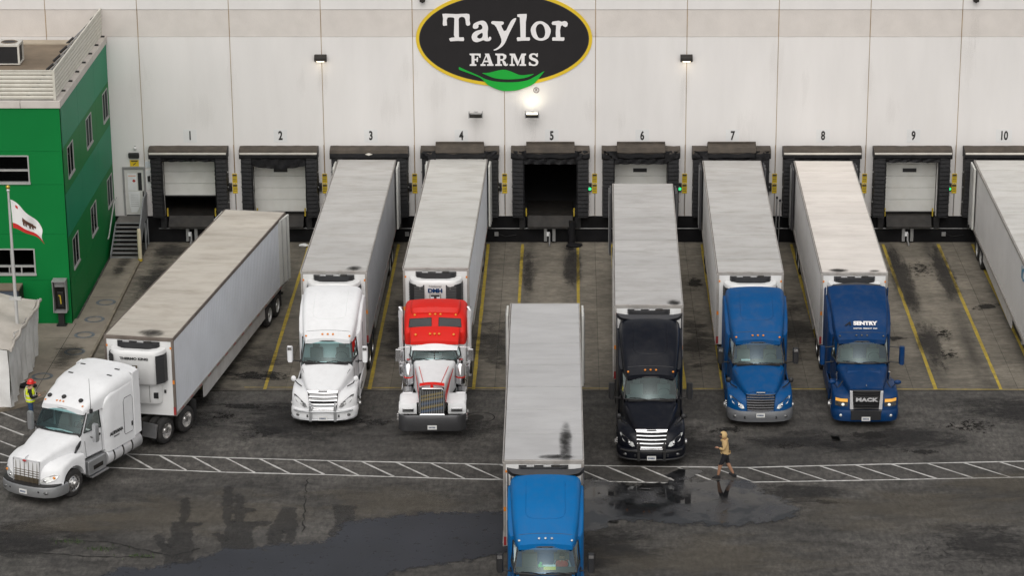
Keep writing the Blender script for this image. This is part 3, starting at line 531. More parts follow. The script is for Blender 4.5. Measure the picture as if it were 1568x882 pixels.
# dock shelters
def crumple(mb, amp, sc, seed):
    mb.v = [tuple(Vector(p)+noise.noise_vector(Vector(p)*sc+Vector((seed, 0, 0)))*amp) for p in mb.v]; return mb
def shelter(k, style):
    c = bay(k)+.02
    hd = {'bar': 'with a pale metal bar along its brown top', 'cap': 'with a raised folded cap on top', 'plain': 'with a plain black header and small diamond badge'}[style]
    t = thing('dock_shelter', 'black pleated dock shelter %s around dock %s' % (hd, NUM[k]), 'dock shelter', (c, -.002, 0), group='dock shelters along the wall')
    for s in (-1, 1):
        mb = MB(); n = 30 ; z0, z1 = 1.36, 4.2
        for i in range(n):          # overlapping pleats
            za, zb = z0+(z1-z0)*i/n, z0+(z1-z0)*(i+1)/n; o = .035 if i % 2 else .0
            P = [(1.17, -.60-o), (1.17+.06, -.66-o), (1.70, -.60-o), (1.73, -.05), (1.22, -.05)]
            P2 = [(1.18, -.57-o), (1.24, -.62-o), (1.69, -.56-o), (1.72, -.05), (1.23, -.05)]
            mb.loft([[(s*p[0], p[1], za) for p in P], [(s*p[0], p[1], zb+.01) for p in P2]], True, True, True)
        crumple(mb, .012, 2.2, k*3.7+s).build('side_pad', 'shelter_black', t)
        for zz in (2.0, 2.7, 3.4): MB().box(s*1.735-.02, s*1.735+.02, -.4, -.34, zz, zz+.06).build('clip', 'grey_steel', t)
    mb = MB(); n = 14; rows = []
    sag = {'bar': 0, 'cap': .03, 'plain': 0}[style]
    prof = [(-.02, 4.56), (-.3, 4.61), (-.66, 4.52), (-.70, 4.38), (-.70, 4.18), (-.62, 4.10), (-.02, 4.10)]
    for i in range(n+1):
        x = -1.76+3.52*i/n
        rows.append([(x, y-.02*math.sin(i*2.1+k), z-(sag*math.sin(i*1.7+k) if j > 1 else 0)) for j, (y, z) in enumerate(prof)])
    mb.loft(rows, True, True, True); mb.m = []
    for f in mb.f:
        zc = sum(mb.v[i][2] for i in f)/len(f); mb.m.append(1 if zc > 4.42 else 0)
    h = crumple(mb, .03 if style == 'cap' else .014, 1.6, k).build('header', ['shelter_black', 'shelter_top'], t, 35)
    if style == 'bar': MB().box(-1.73, 1.73, -.735, -.70, 4.33, 4.42).build('header_bar', 'alu_bar', t, bevel=.01)
    if style == 'cap':
        P = [(-.08, 4.72), (-.42, 4.79), (-.72, 4.66), (-.78, 4.44), (-.1, 4.40)]
        crumple(MB().loft([[(-1.08+2.16*i/8, y, z) for y, z in P] for i in range(9)], True, True, True), .025, 2.1, k+9).build('folded_cap', 'shelter_top', t, 40)
        MB().box(-1.08, 1.08, -.44, -.38, 4.80, 4.85).build('cap_board', 'shelter_top', t)
        for s in (-1, 1):
            crumple(MB().loft([[(s*(1.05+.62*u), -.72-.05*math.sin(u*9+v*5+k), 4.5-(.52-.3*u+.1*math.sin(k+s))*v) for v in (0, .33, .66, 1)] for u in (0, .2, .4, .6, .8, 1)], False), .045, 3.1, k*2+s).build('loose_fold', 'shelter_black', t, 45)
    if style == 'plain':
        MB().prism([(-.17, 4.36), (0, 4.30), (.17, 4.36), (0, 4.42)], -.76, -.74).build('badge', 'alu_bar', t)
    # head curtain
    dep = {1: .18, 2: .52, 5: .30, 6: .30, 9: .22}.get(k, .25)
    mb = MB(); rows = []
    for i in range(17):
        x = -1.2+2.4*i/16; u = 1-(x/1.2)**2
        rows.append([(x, -.62+.05*math.sin(i*1.9+j*1.1+k), 4.16-dep*j/4*(.72+.28*u if k == 2 else 1)) for j in range(5)])
    crumple(mb.loft(rows, False), .02, 3, k+2).build('head_curtain', 'shelter_black', t, 40)
    return t
for k, st in zip(range(1, 11), ('bar', 'bar', 'plain', 'cap', 'cap', 'cap', 'cap', 'bar', 'bar', 'bar')): shelter(k, st)
# levelers, bumpers, restraint hooks
for k in range(1, 11):
    c = bay(k)
    t = thing('dock_leveler', 'dark steel dock leveler lip with hook below dock %s' % NUM[k], 'dock leveler', (c, 0, 0), group='dock levelers')
    MB().prism([(-.42, .80), (-.36, .80), (-.10, 1.30), (2.3, 1.30), (2.3, 1.24), (-.13, 1.24), (-.42, .86)], -1.02, 1.02, 'x').build('lip', 'steel_dark', t, bevel=.01)
    for s in (-1, 1):
        MB().box(s*1.27-.13, s*1.27+.13, -.18, -.046, .72, 1.22).build('bumper', 'rubber', t, bevel=.02)
        MB().box(s*1.08-.03, s*1.08+.03, -.08, .02, 1.26, 1.62).build('toe_guard', 'yellow_paint', t)
    MB().box(-.28, -.14, -.2, -.047, .1, .72).build('restraint_post', 'grey_steel', t, bevel=.01); MB().box(.1, .24, -.2, -.047, .1, .72).build('restraint_post', 'grey_steel', t, bevel=.01)
    MB().prism([(-.75, .06), (-.2, .10), (-.2, .45), (-.3, .52), (-.34, .2), (-.75, .16)], -.06, 0, 'x').build('hook', 'grey_steel', t)
    MB().box(-.16, -.02, -.3, -.2, .38, .56).build('hook_block', 'paper_white', t)
# warning strips and signal lamps between the docks
for k in range(1, 11):
    x = X0+PX*k if k < 10 else X0+PX*10
    lab = 'between docks %s and %s' % (NUM[k], NUM[k+1]) if k < 10 else 'right of dock 10'
    if k == 10: continue
    t = thing('warning_sign', 'yellow two-panel warning sign strip on the wall %s' % lab, 'sign', (x-.02, -.003, 0), group='yellow warning signs between docks')
    for z in (2.55, 3.03):
        MB().box(-.11, .11, -.02, 0, z-.22, z+.22).build('sign_panel', 'yellow_sign', t)
        MB().box(-.09, .09, -.024, -.0205, z+.10, z+.19).build('print', 'print_dark', t)
        for i in range(3): MB().box(-.08, .08, -.024, -.0205, z+.03-i*.075, z+.055-i*.075).build('print', 'print_dark', t)
    MB().tube([(0, -.03, 2.3), (0, -.03, 1.35)], .018, 6).build('conduit', 'grey_steel', t); MB().tube([(0, -.03, 3.3), (0, -.03, 4.6)], .012, 6).build('conduit', 'sealant', t)
    on = k in (5, 6, 9)
    s = thing('signal_lamp', 'black dock signal lamp %s %s' % ('lit green' if on else 'unlit', lab), 'signal lamp', (x-.24, -.003, 2.62), group='dock signal lamps')
    MB().box(-.09, .09, -.14, 0, -.17, .2).build('housing', 'plastic_black', s, bevel=.01)
    MB().lathez([(0, .075), (.02, .06)], (0, 0, 0), 12).build('lens', 'green_lamp' if on else 'grille_black', s, loc=(0, -.142, -.05)).rotation_euler = (R(90), 0, 0)
    MB().lathez([(0, .07), (.015, .05)], (0, 0, 0), 12).build('lens', 'grille_black', s, loc=(0, -.142, .11)).rotation_euler = (R(90), 0, 0)
def small(name, lab, cat, loc): return thing(name, lab, cat, loc)
for k, nm in ((3, 'three'), (4, 'four'), (9, 'nine')):
    t = small('junction_box', 'small grey junction box on the black dock base right of dock %s' % nm, 'junction box', (bay(k)+1.62, -.047, .42)); MB().box(-.09, .09, -.1, 0, -.09, .09).build('box', 'grey_steel', t, bevel=.01); MB().tube([(.09, -.04, 0), (.4, -.03, -.12), (.9, -.03, -.05)], .015, 6).build('cable', 'rubber', t, 60)
t = small('torn_rubber', 'torn black rubber hanging below the right side of dock five', 'rubber flap', (bay(5)+.98, -.35, 0))
crumple(MB().loft([[(.16*math.cos(k*.785)*(1+.25*math.sin(j*2+k)), .10*math.sin(k*.785), z) for k in range(8)] for j, z in enumerate((1.12, .9, .65, .4, .2, .06))], True, True, True), .06, 3, 5).build('flap', 'shelter_black', t, 50); crumple(MB().sphere((.1, -.35, .08), (.35, .3, .1), 12, 7), .09, 3, 8).build('pile', 'shelter_black', t, 50)
for dx in (0, .14):
    t = small('pipe', '%s grey pipe leaning on the wall between docks seven and eight' % ('thin' if dx else 'thicker'), 'pipe', (bay(7)+2.08+dx, -.35, .02)); MB().tube([(0, 0, 0), (.06, .32, 2.1-dx)], .03-dx*.08, 8).build('pipe_body', 'grey_steel', t, 60); MB().tube([(.058, .31, 2.06-dx), (.064, .34, 2.16-dx)], .045, 8).build('pipe_end', 'plastic_black', t)
# sign
sg = thing('wall_sign', 'oval black and yellow sign with white lettering and green leaf', 'sign', (0, -.01, 0))
SC = (-2.88, 9.48)
def ell(a, b, n=96): return [(SC[0]+a*math.cos(2*math.pi*i/n), SC[1]+b*math.sin(2*math.pi*i/n)) for i in range(n)]
MB().prism(ell(3.91, 2.17), -.03, 0).build('border', 'sign_yellow', sg)
blk = MB().prism(ell(3.74, 1.985), -.05, -.031).build('field', 'sign_black', sg)
MB().prism([(p[0], p[1]) for p in ell(3.77, 2.015)], -.034, -.0305).build('field_rim', 'print_dark', sg)
GLYPHS={
 'T':[[(-5.60,10.62),(-5.46,10.63),(-5.00,10.61),(-4.53,10.63),(-4.41,10.61),(-4.39,10.52),(-4.40,10.34),(-4.37,10.16),(-4.41,10.10),(-4.49,10.08),(-4.56,10.13),(-4.58,10.36),(-4.63,10.46),(-4.73,10.49),(-4.84,10.46),(-4.88,10.39),(-4.88,9.56),(-4.67,9.56),(-4.65,9.46),(-4.67,9.39),(-4.94,9.40),(-5.27,9.38),(-5.32,9.50),(-5.23,9.54),(-5.07,9.56),(-5.10,9.66),(-5.07,10.41),(-5.12,10.46),(-5.27,10.47),(-5.37,10.45),(-5.41,10.34),(-5.40,10.10),(-5.57,10.08),(-5.59,10.16),(-5.57,10.41)]],
 'a':[[(-4.26,10.06),(-4.23,10.17),(-4.09,10.25),(-3.94,10.30),(-3.82,10.32),(-3.69,10.27),(-3.60,10.11),(-3.58,9.96),(-3.61,9.76),(-3.60,9.56),(-3.58,9.49),(-3.54,9.58),(-3.47,9.59),(-3.44,9.52),(-3.49,9.41),(-3.61,9.38),(-3.71,9.39),(-3.79,9.44),(-3.93,9.38),(-4.10,9.33),(-4.23,9.37),(-4.31,9.48),(-4.32,9.61),(-4.25,9.76),(-4.10,9.86),(-3.90,9.90),(-3.83,9.96),(-3.84,10.07),(-3.91,10.15),(-4.02,10.13),(-4.00,10.03),(-4.06,9.96),(-4.17,9.94),(-4.25,9.97)],[(-4.09,9.56),(-4.03,9.67),(-3.90,9.75),(-3.83,9.77),(-3.82,9.63),(-3.87,9.53),(-3.98,9.49)]],
 'y':[[(-3.45,10.24),(-3.40,10.30),(-3.16,10.28),(-2.90,10.28),(-2.88,10.18),(-2.93,10.13),(-3.02,10.11),(-2.84,9.75),(-2.61,10.24),(-2.49,10.39),(-2.33,10.45),(-2.35,10.34),(-2.49,10.06),(-2.69,9.66),(-2.81,9.35),(-2.92,9.19),(-3.04,9.08),(-3.19,8.99),(-3.32,8.95),(-3.37,8.99),(-3.22,9.05),(-3.07,9.19),(-2.97,9.39),(-3.09,9.73),(-3.26,10.11),(-3.44,10.18)]],
 'l':[[(-2.29,10.59),(-2.21,10.61),(-1.87,10.62),(-1.87,10.51),(-1.91,10.24),(-1.92,9.56),(-1.74,9.56),(-1.73,9.46),(-1.76,9.41),(-2.02,9.41),(-2.29,9.39),(-2.32,9.51),(-2.29,9.56),(-2.15,9.56),(-2.16,10.06),(-2.18,10.46),(-2.28,10.49)]],
 'o':[[(-1.70,9.86),(-1.69,9.96),(-1.65,10.06),(-1.53,10.21),(-1.43,10.27),(-1.31,10.29),(-1.21,10.29),(-1.11,10.25),(-1.00,10.18),(-0.91,10.10),(-0.81,9.93),(-0.81,9.82),(-0.83,9.71),(-0.91,9.53),(-1.06,9.44),(-1.23,9.40),(-1.41,9.43),(-1.57,9.53),(-1.66,9.68)],[(-1.48,9.91),(-1.44,10.06),(-1.36,10.15),(-1.26,10.18),(-1.16,10.13),(-1.09,10.01),(-1.05,9.81),(-1.07,9.63),(-1.15,9.53),(-1.26,9.51),(-1.36,9.54),(-1.43,9.68)]],
 'r':[[(-0.77,10.20),(-0.73,10.27),(-0.59,10.29),(-0.45,10.31),(-0.32,10.26),(-0.20,10.30),(-0.10,10.27),(-0.05,10.18),(-0.08,10.07),(-0.16,10.02),(-0.24,10.06),(-0.30,10.11),(-0.36,10.06),(-0.40,9.88),(-0.38,9.56),(-0.21,9.56),(-0.20,9.46),(-0.24,9.40),(-0.74,9.41),(-0.75,9.52),(-0.72,9.56),(-0.58,9.56),(-0.59,9.76),(-0.57,10.11),(-0.74,10.13)]],
 'F':[[(-4.42,8.82),(-3.92,8.82),(-3.93,8.63),(-3.98,8.64),(-4.00,8.72),(-4.08,8.74),(-4.20,8.74),(-4.20,8.58),(-4.12,8.58),(-4.09,8.66),(-4.04,8.66),(-4.05,8.44),(-4.10,8.44),(-4.12,8.51),(-4.20,8.51),(-4.20,8.35),(-4.12,8.33),(-4.12,8.26),(-4.42,8.26),(-4.41,8.33),(-4.33,8.35),(-4.33,8.73),(-4.41,8.75)]],
 'A':[[(-3.74,8.82),(-3.55,8.82),(-3.40,8.35),(-3.36,8.33),(-3.36,8.26),(-3.65,8.26),(-3.65,8.33),(-3.56,8.35),(-3.59,8.43),(-3.78,8.43),(-3.81,8.35),(-3.71,8.33),(-3.71,8.26),(-3.94,8.26),(-3.94,8.33),(-3.87,8.35),(-3.71,8.73)],[(-3.76,8.50),(-3.61,8.50),(-3.67,8.69)]],
 'R':[[(-3.28,8.82),(-2.92,8.82),(-2.79,8.75),(-2.78,8.66),(-2.82,8.57),(-2.91,8.52),(-2.84,8.46),(-2.79,8.35),(-2.76,8.32),(-2.73,8.37),(-2.71,8.35),(-2.73,8.28),(-2.81,8.25),(-2.90,8.28),(-2.94,8.38),(-2.97,8.49),(-3.06,8.50),(-3.06,8.35),(-2.98,8.33),(-2.98,8.26),(-3.28,8.26),(-3.28,8.33),(-3.19,8.35),(-3.19,8.73),(-3.27,8.75)],[(-3.06,8.73),(-2.95,8.73),(-2.91,8.66),(-2.95,8.57),(-3.06,8.57)]],
 'M':[[(-2.64,8.82),(-2.40,8.82),(-2.26,8.46),(-2.11,8.82),(-1.91,8.82),(-1.91,8.75),(-1.97,8.72),(-1.98,8.35),(-1.91,8.33),(-1.91,8.26),(-2.20,8.26),(-2.20,8.33),(-2.12,8.35),(-2.12,8.64),(-2.27,8.26),(-2.30,8.26),(-2.49,8.67),(-2.50,8.35),(-2.42,8.33),(-2.42,8.26),(-2.64,8.26),(-2.64,8.33),(-2.57,8.35),(-2.57,8.72),(-2.64,8.75)]],
 'S':[[(-1.38,8.84),(-1.39,8.66),(-1.44,8.66),(-1.50,8.75),(-1.60,8.77),(-1.66,8.72),(-1.63,8.64),(-1.50,8.60),(-1.38,8.52),(-1.36,8.38),(-1.44,8.27),(-1.58,8.25),(-1.73,8.28),(-1.78,8.26),(-1.79,8.44),(-1.73,8.44),(-1.68,8.35),(-1.56,8.31),(-1.48,8.35),(-1.47,8.43),(-1.56,8.48),(-1.71,8.54),(-1.78,8.63),(-1.77,8.75),(-1.69,8.82),(-1.56,8.84),(-1.44,8.80),(-1.42,8.84)]],
 'leaf_blade':[[(-4.90,8.22),(-4.80,8.16),(-4.03,7.82),(-3.79,7.68),(-3.50,7.58),(-3.14,7.52),(-2.66,7.50),(-2.16,7.53),(-1.77,7.62),(-1.45,7.81),(-1.06,8.05),(-1.18,7.90),(-1.42,7.59),(-1.60,7.41),(-1.86,7.29),(-2.31,7.13),(-2.76,7.10),(-2.97,7.11),(-3.23,7.19),(-3.53,7.33),(-3.68,7.44),(-3.85,7.64),(-4.03,7.76),(-4.80,8.05),(-4.91,8.09)]],
 'leaf_top':[[(-3.92,7.94),(-3.61,7.93),(-3.34,8.00),(-3.08,8.07),(-2.87,8.09),(-2.66,8.03),(-2.42,7.93),(-2.22,7.84),(-2.01,7.83),(-1.71,7.87),(-1.52,7.90),(-1.77,7.77),(-2.07,7.68),(-2.60,7.64),(-3.02,7.65),(-3.38,7.71),(-3.67,7.84)]],
}
for g_, P in GLYPHS.items():
    lf = g_.startswith('leaf')
    me = curve_mesh([smooth_poly(p, 1) if (lf or g_ in 'ayoS') else p for p in P], 'sign_green' if lf else 'sign_white', .008)
    link(me, g_ if lf else 'letter', sg, (0, -.062 if lf else -.06, 0), (R(90), 0, 0))
MB().loft([[(-1.46+r*math.cos(.2618*k), y, 7.13+r*math.sin(.2618*k)) for k in range(24)] for r, y in ((.135, -.006), (.10, -.006))], True).build('registered_ring', 'rmark', sg)
link(text_mesh('R', .17, 'rmark', .002, .006), 'registered_letter', sg, (-1.46, -.006, 7.13), (R(90), 0, 0))
# runoff stains on the wall
random.seed(11)
for x, z, w, h in [(-4.16,5.3,.5,1.5),(-1.65,5.3,.5,1.5),(-11.04,7.4,.7,2.2),(5.22,7.4,.7,2.2),(17.96,9.9,.9,2.6)]+[(X0+PX*k+random.uniform(-.25,.25), random.uniform(6,8.5), random.uniform(.5,1.6), random.uniform(2,5)) for k in range(0, 11)]+[(bay(k)+random.uniform(-1.2,1.2), random.uniform(4.9,8), random.uniform(.6,2), random.uniform(1.5,4)) for k in range(1, 11)]:
    stain('wall_stain', x, -.004, z, w, h, 'wall_run', 0, wh).rotation_euler = (R(90), 0, 0)
# wall lamps
def wall_pack(x, z, lab):
    t = thing('wall_light', lab, 'wall light', (x, -.003, z), group='small brown wall lights')
    MB().prism([(0, .17), (-.2, .17), (-.32, .06), (-.32, -.06), (-.1, -.16), (0, -.16)], -.27, .27, 'x').build('housing', 'steel_dark', t, bevel=.015)
    MB().quad((-.17, -.31, -.075), (.17, -.31, -.075), (.17, -.13, -.155), (-.17, -.13, -.155)).build('lens', 'pack_on', t)
    l = bpy.data.lights.new('wall_light_lamp', 'POINT'); l.energy = 2.5; l.color = (1, .88, .7); l.shadow_soft_size = .12
    lo_ = bpy.data.objects.new('wall_light_lamp', l); COL.objects.link(lo_); lo_.parent = t; lo_.location = (0, -.28, -.25)
wall_pack(-11.04, 8.6, 'small brown wall light above docks 2 and 3, left of the oval sign'); wall_pack(5.22, 8.6, 'small brown wall light above docks 6 and 7, right of the oval sign')
def flood(x, z, on, lab):
    t = thing('floodlight', lab, 'floodlight', (x, -.003, z), group='floodlights below the oval sign')
    MB().box(-.06, .06, -.35, 0, -.05, .05).build('arm', 'grey_steel', t); 
    MB().box(-.28, .28, -.62, -.35, -.10, .06).build('housing', 'steel_dark', t, bevel=.02)
    for s in (-1, 1): MB().box(s*.3-.02, s*.3+.02, -.6, -.3, -.12, .14).build('bracket', 'grey_steel', t)
    MB().box(-.24, .24, -.58, -.39, .062, .075).build('lens', 'flood_on' if on else 'grey_steel', t)
    if on:
        l = bpy.data.lights.new('floodlight_lamp', 'SPOT'); l.energy = 27; l.color = (1, .90, .66); l.spot_size = R(165); l.spot_blend = 1; l.shadow_soft_size = .2
        q = bpy.data.objects.new('floodlight_lamp', l); COL.objects.link(q); q.parent = t; q.location = (0, -.48, .14); q.rotation_euler = (R(180-10), 0, 0)
flood(-4.16, 6.1, False, 'unlit floodlight on a short wall bracket, above dock 4'); flood(-1.65, 6.1, True, 'lit floodlight on a short wall bracket, above dock 5')
for x, lab in ((17.96, 'small dark fixture high on the wall above dock 10'), (-6.47, 'small dark fixture at the top edge left of the oval sign')):
    t = thing('wall_fixture', lab, 'wall fixture', (x, -.003, 11.3)); MB().box(-.12, .12, -.25, 0, -.12, .12).build('housing', 'steel_dark', t, bevel=.02); MB().lathez([(-.05, .03), (.0, .08)], (0, -.15, -.12), 10).build('lens', 'grille_black', t)

# ============================================================ personnel door, stairs, bollard
dr = thing('entrance_door', 'white metal door with papers and narrow window at top of the stairs', 'door', (-19.62, -.004, 1.3))
MB().box(-.46, .46, .04, .09, 0, 2.15).build('leaf', 'door_white', dr)
for s in (-1, 1): MB().box(s*.47-.04, s*.47+.04, -.05, .1, 0, 2.2).build('frame', 'grey_steel', dr)
MB().box(-.51, .51, -.051, .1, 2.2, 2.27).build('frame', 'grey_steel', dr)
MB().box(.16, .33, .03, .039, 1.15, 1.98).build('window', 'grille_black', dr); MB().box(.36, .40, -.03, .039, .88, 1.12).build('handle', 'plastic_black', dr)
MB().box(-.3, .1, .034, .039, 1.15, 1.95).build('notice', 'paper_white', dr); MB().prism([(-.1,1.6),(-.02,1.68),(.06,1.6),(-.02,1.52)], .028, .033).build('notice_mark', 'red_lamp', dr); MB().box(-.27, .07, .03, .0335, 1.82, 1.85).build('notice_line', 'amber', dr)
MB().prism([(-.30, 1.1), (.22, 1.1), (.2, .4), (.05, .12), (-.2, .12), (-.26, .4)], .024, .038).build('large_notice', 'paper_white', dr)
for i in range(7): MB().box(-.2, .15, .021, .0235, .4+i*.09, .415+i*.09).build('notice_line', 'grey_steel', dr)
t = thing('door_lamp', 'black box lamp above the yellow sign over the entrance door', 'wall light', (-19.57, -.003, 4.12)); MB().box(-.24, .24, -.16, 0, -.12, .12).build('housing', 'plastic_black', t, bevel=.03); MB().box(-.2, .2, -.12, -.04, -.128, -.121).build('lens', 'grille_black', t)
t = thing('camera_dome', 'small white dome camera above the entrance door lamp', 'camera', (-19.5, -.003, 4.45)); MB().sphere((0, -.06, 0), .07).build('dome', 'unit_white', t, 60); MB().box(-.04, .04, -.03, 0, .02, .1).build('bracket', 'grey_steel', t)
t = thing('warning_sign', 'small yellow sign with black symbol over the entrance door', 'sign', (-19.57, -.003, 3.74)); MB().box(-.2, .2, -.015, 0, -.15, .15).build('sign_panel', 'yellow_sign', t); MB().box(-.15, .15, -.018, -.0155, .07, .12).build('print', 'print_dark', t); MB().prism([(-.05,-.1),(.06,-.02),(.08,.03),(.02,0),(-.08,-.07)], -.018, -.0155).build('print', 'print_dark', t)
t = thing('blue_sign', 'pale blue notice board on the wall beside dock 1', 'sign', (-18.98, -.003, 3.2)); MB().box(-.12, .12, -.02, 0, .35, .62).build('panel', 'trailer_bluish', t); MB().box(-.1, .12, -.02, 0, -.7, .2).build('panel', 'paper_white', t); MB().box(-.02, .1, -.1, 0, -.3, -.05).build('box', 'plastic_black', t)
st = thing('stairs', 'grey steel stairs with railings up to the white entrance door', 'stairs', (-19.75, -.06, 0))
MB().box(-.62, .62, -.98, 0, 1.18, 1.28).build('landing', 'tread', st)
n = 9
for i in range(n):
    z = 1.28*(n-1-i+.0)/n+.02; y = -.98-.19*(i+1)
    MB().box(-.6, .6, y, y+.2, z+.10, z+.14).build('tread', 'tread', st); MB().box(-.6, .6, y-.004, y+.02, z+.10, z+.15).build('tread_edge', 'stair_steel', st)
for s in (-1, 1): MB().prism([(-.98, 1.3), (-.98, 1.05), (-2.75, .12), (-2.75, .32)], s*.62-.02, s*.62+.02, 'x').build('stringer', 'stair_steel', st)
MB().tube([(-.66, -.2, 2.2), (-.66, -1.0, 2.2), (-.66, -2.7, 1.15), (-.66, -2.95, 1.1)], .03, 8).build('handrail', 'rim_white', st, 40)
MB().prism([(0, 1.28), (0, 2.35), (-1.0, 2.35), (-2.75, 1.1), (-2.75, .25), (-1.0, 1.2)], .64, .67, 'x').build('rail_panel', 'stair_steel', st)
MB().tube([(.66, 0, 2.37), (.66, -1.0, 2.37), (.66, -2.78, 1.12), (.66, -2.78, .1)], .035, 8).build('handrail', 'stair_steel', st, 40)
for y in (-.25, -1.0): MB().tube([(.68, y, 0), (.68, y, 1.25)], .035, 8).build('post', 'stair_steel', st)
MB().tube([(.68, -.25, 1.2), (.68, -1.0, .2)], .02, 6).build('brace', 'stair_steel', st)
b = thing('bollard', 'cream bollard with yellow foot beside the stairs', 'bollard', (-19.02, -3.1, .0)); MB().lathez([(0, .09), (1.42, .09), (1.48, .07), (1.5, .03)], (0, 0, .1), 14).build('post', 'bollard', b, 50); MB().lathez([(0, .1), (.12, .1)], (0, 0, .1), 14).build('foot', 'yellow_paint', b)

# ============================================================ green office
of = thing('office_building', 'bright green two-storey office with slatted roof screen', 'building', (-20.55, -11.6, 0))
OX0, OD, OH = -9.5, 11.55, 9.32         # local: x 0 is the right face, y 0 the front face
swin = [(1.1, 2.45), (5.55, 6.95), (9.85, 11.2)]     # local y of side windows
rows = [(0, 1.75, 'green_side', 0), (1.75, 3.75, 'green_side', 1), (3.75, 5.6, 'green_teal', 0), (5.6, 7.55, 'green_side', 2), (7.55, OH, 'green_teal', 0)]
zwin = {1: (2.12, 3.42), 2: (6.05, 7.35)}
for z0, z1, m_, w in rows:
    for y0, y1 in ((0.03, 4.0), (4.0, 8.1), (8.1, OD)):
        hs_ = [(a, b_, *zwin[w]) for a, b_ in swin if w and a > y0 and b_ < y1]
        holes_wall(MB(), y0+.006, y1-.006, z0+(.006 if z0 else 0), z1-.006, hs_, lambda u, t, z: (t, u, z), -.2, 0).build('wall_panel', m_, of)
frows = [(0, 2.0, 0), (2.0, 4.0, 1), (4.0, 6.1, 0), (6.1, 7.5, 2), (7.5, OH, 0)]
for z0, z1, w in frows:
    for x0, x1 in ((-4.9, 0), (OX0, -4.9)):
        hs_ = ([(-3.4, -1.37, 2.26, 3.36)] if w == 1 else [(-3.6, -1.37, 6.17, 7.33)] if w == 2 else []) if x1 == 0 else []
        holes_wall(MB(), x0+.005, x1-(.005 if x1 else 0), z0+(.005 if z0 else 0), z1-.005, hs_, lambda u, t, z: (u, t, z), 0, .2).build('wall_panel', 'green_front', of)
MB().box(OX0, -.21, .21, OD, 0, OH-.02).build('core', 'print_dark', of)
def window(par, fn, a, b_, z0, z1, mull=(), trans=(), rec=.12, pr=.03):
    """frame, panes set back; fn(u, depth, z)"""
    def bx(u0, u1, d0, d1, c0, c1, nm, m_, p):
        v = [fn(u, d, z) for z in (c0, c1) for d in (d0, d1) for u in (u0, u1)]
        return MB().add([v[0], v[1], v[3], v[2], v[4], v[5], v[7], v[6]], [(0,3,2,1),(4,5,6,7),(0,1,5,4),(1,2,6,5),(2,3,7,6),(3,0,4,7)]).build(nm, m_, p)
    w = bx(a, b_, rec, rec+.01, z0, z1, 'window', 'house_glass', par); f = .045
    bx(a-.01, a+f, -pr, rec, z0, z1, 'frame', 'win_frame', w); bx(b_-f, b_+.01, -pr, rec, z0, z1, 'frame', 'win_frame', w)
    bx(a+f, b_-f, -pr, rec, z1-f, z1+.01, 'frame', 'win_frame', w); bx(a-.03, b_+.03, -pr-.03, rec, z0-.05, z0+f-.01, 'sill', 'win_frame', w)
    for u in mull: bx(u-.02, u+.02, -pr+.01, rec-.005, z0+f, z1-f, 'mullion', 'win_frame', w)
    for z in trans: bx(a+f, b_-f, -pr+.008, rec-.004, z-.03, z+.03, 'transom', 'win_frame', w)
    bx(a+.05, b_-.05, rec+.04, rec+.05, z0, z0+(z1-z0)*.55, 'blind', 'cab_grey', w)
for r_ in (1, 2):
    for a, b_ in swin: window(of, lambda u, d, z: (-d, u, z), a, b_, *zwin[r_], mull=((a+b_)/2,), rec=.02, pr=.012)
window(of, lambda u, d, z: (u, d, z), -3.4, -1.37, 2.26, 3.36, mull=(-2.35,), trans=(2.6,)); window(of, lambda u, d, z: (u, d, z), -3.6, -1.37, 6.17, 7.33, trans=(6.7,))
for i in range(3): MB().box(-2.95+i*.5-.02, -2.95+i*.5+.02, -.02, .1, 2.3, 2.58).build('mullion', 'win_frame', of)
for a, b_ in ((-1.55, .06), (-3.7, -1.56), (OX0, -3.71)): MB().box(a, b_-.006, -.06, .35, OH, OH+.3).build('coping', 'coping', of, bevel=.01)
for a, b_ in ((.352, 3.9), (3.91, 7.8), (7.81, OD-.01)): MB().box(-.35, .06, a, b_, OH, OH+.3).build('coping', 'coping', of, bevel=.01)
rf = MB().box(OX0, -.36, .36, OD, OH-.01, OH+.06).build('roof', 'roof_membrane', of)
MB().box(OX0, -.4, OD-.75, OD-.012, OH+.062, OH+.12).build('roof_edge', 'roof_light', of); MB().box(OX0, -1.2, 4.0, 4.12, OH+.061, OH+.1).build('roof_seam', 'roof_light', of)
sc_ = bpy.data.objects.new('roof_screen', None); COL.objects.link(sc_); sc_.parent = of
for i in range(7):
    z = OH+.36+i*.165
    MB().prism([(.02, z), (.0, z+.05), (.0, z+.1), (.03, z+.14), (.06, z+.14), (.06, z)], OX0, -.2, 'x').build('slat', 'slat', sc_)
    MB().prism([(-.14, z), (-.12, z+.05), (-.12, z+.1), (-.15, z+.14), (-.18, z+.14), (-.18, z)], .07, OD-.05, 'y').build('slat', 'slat', sc_)
MB().box(-.2, -.10, -.02, .06, OH+.32, OH+1.55).build('corner_post', 'slat', sc_); MB().box(-.185, -.115, .062, OD-.04, OH+1.515, OH+1.56).build('top_rail', 'slat', sc_); MB().box(OX0, -.2, -.01, .07, OH+1.515, OH+1.562).build('top_rail', 'slat', sc_)
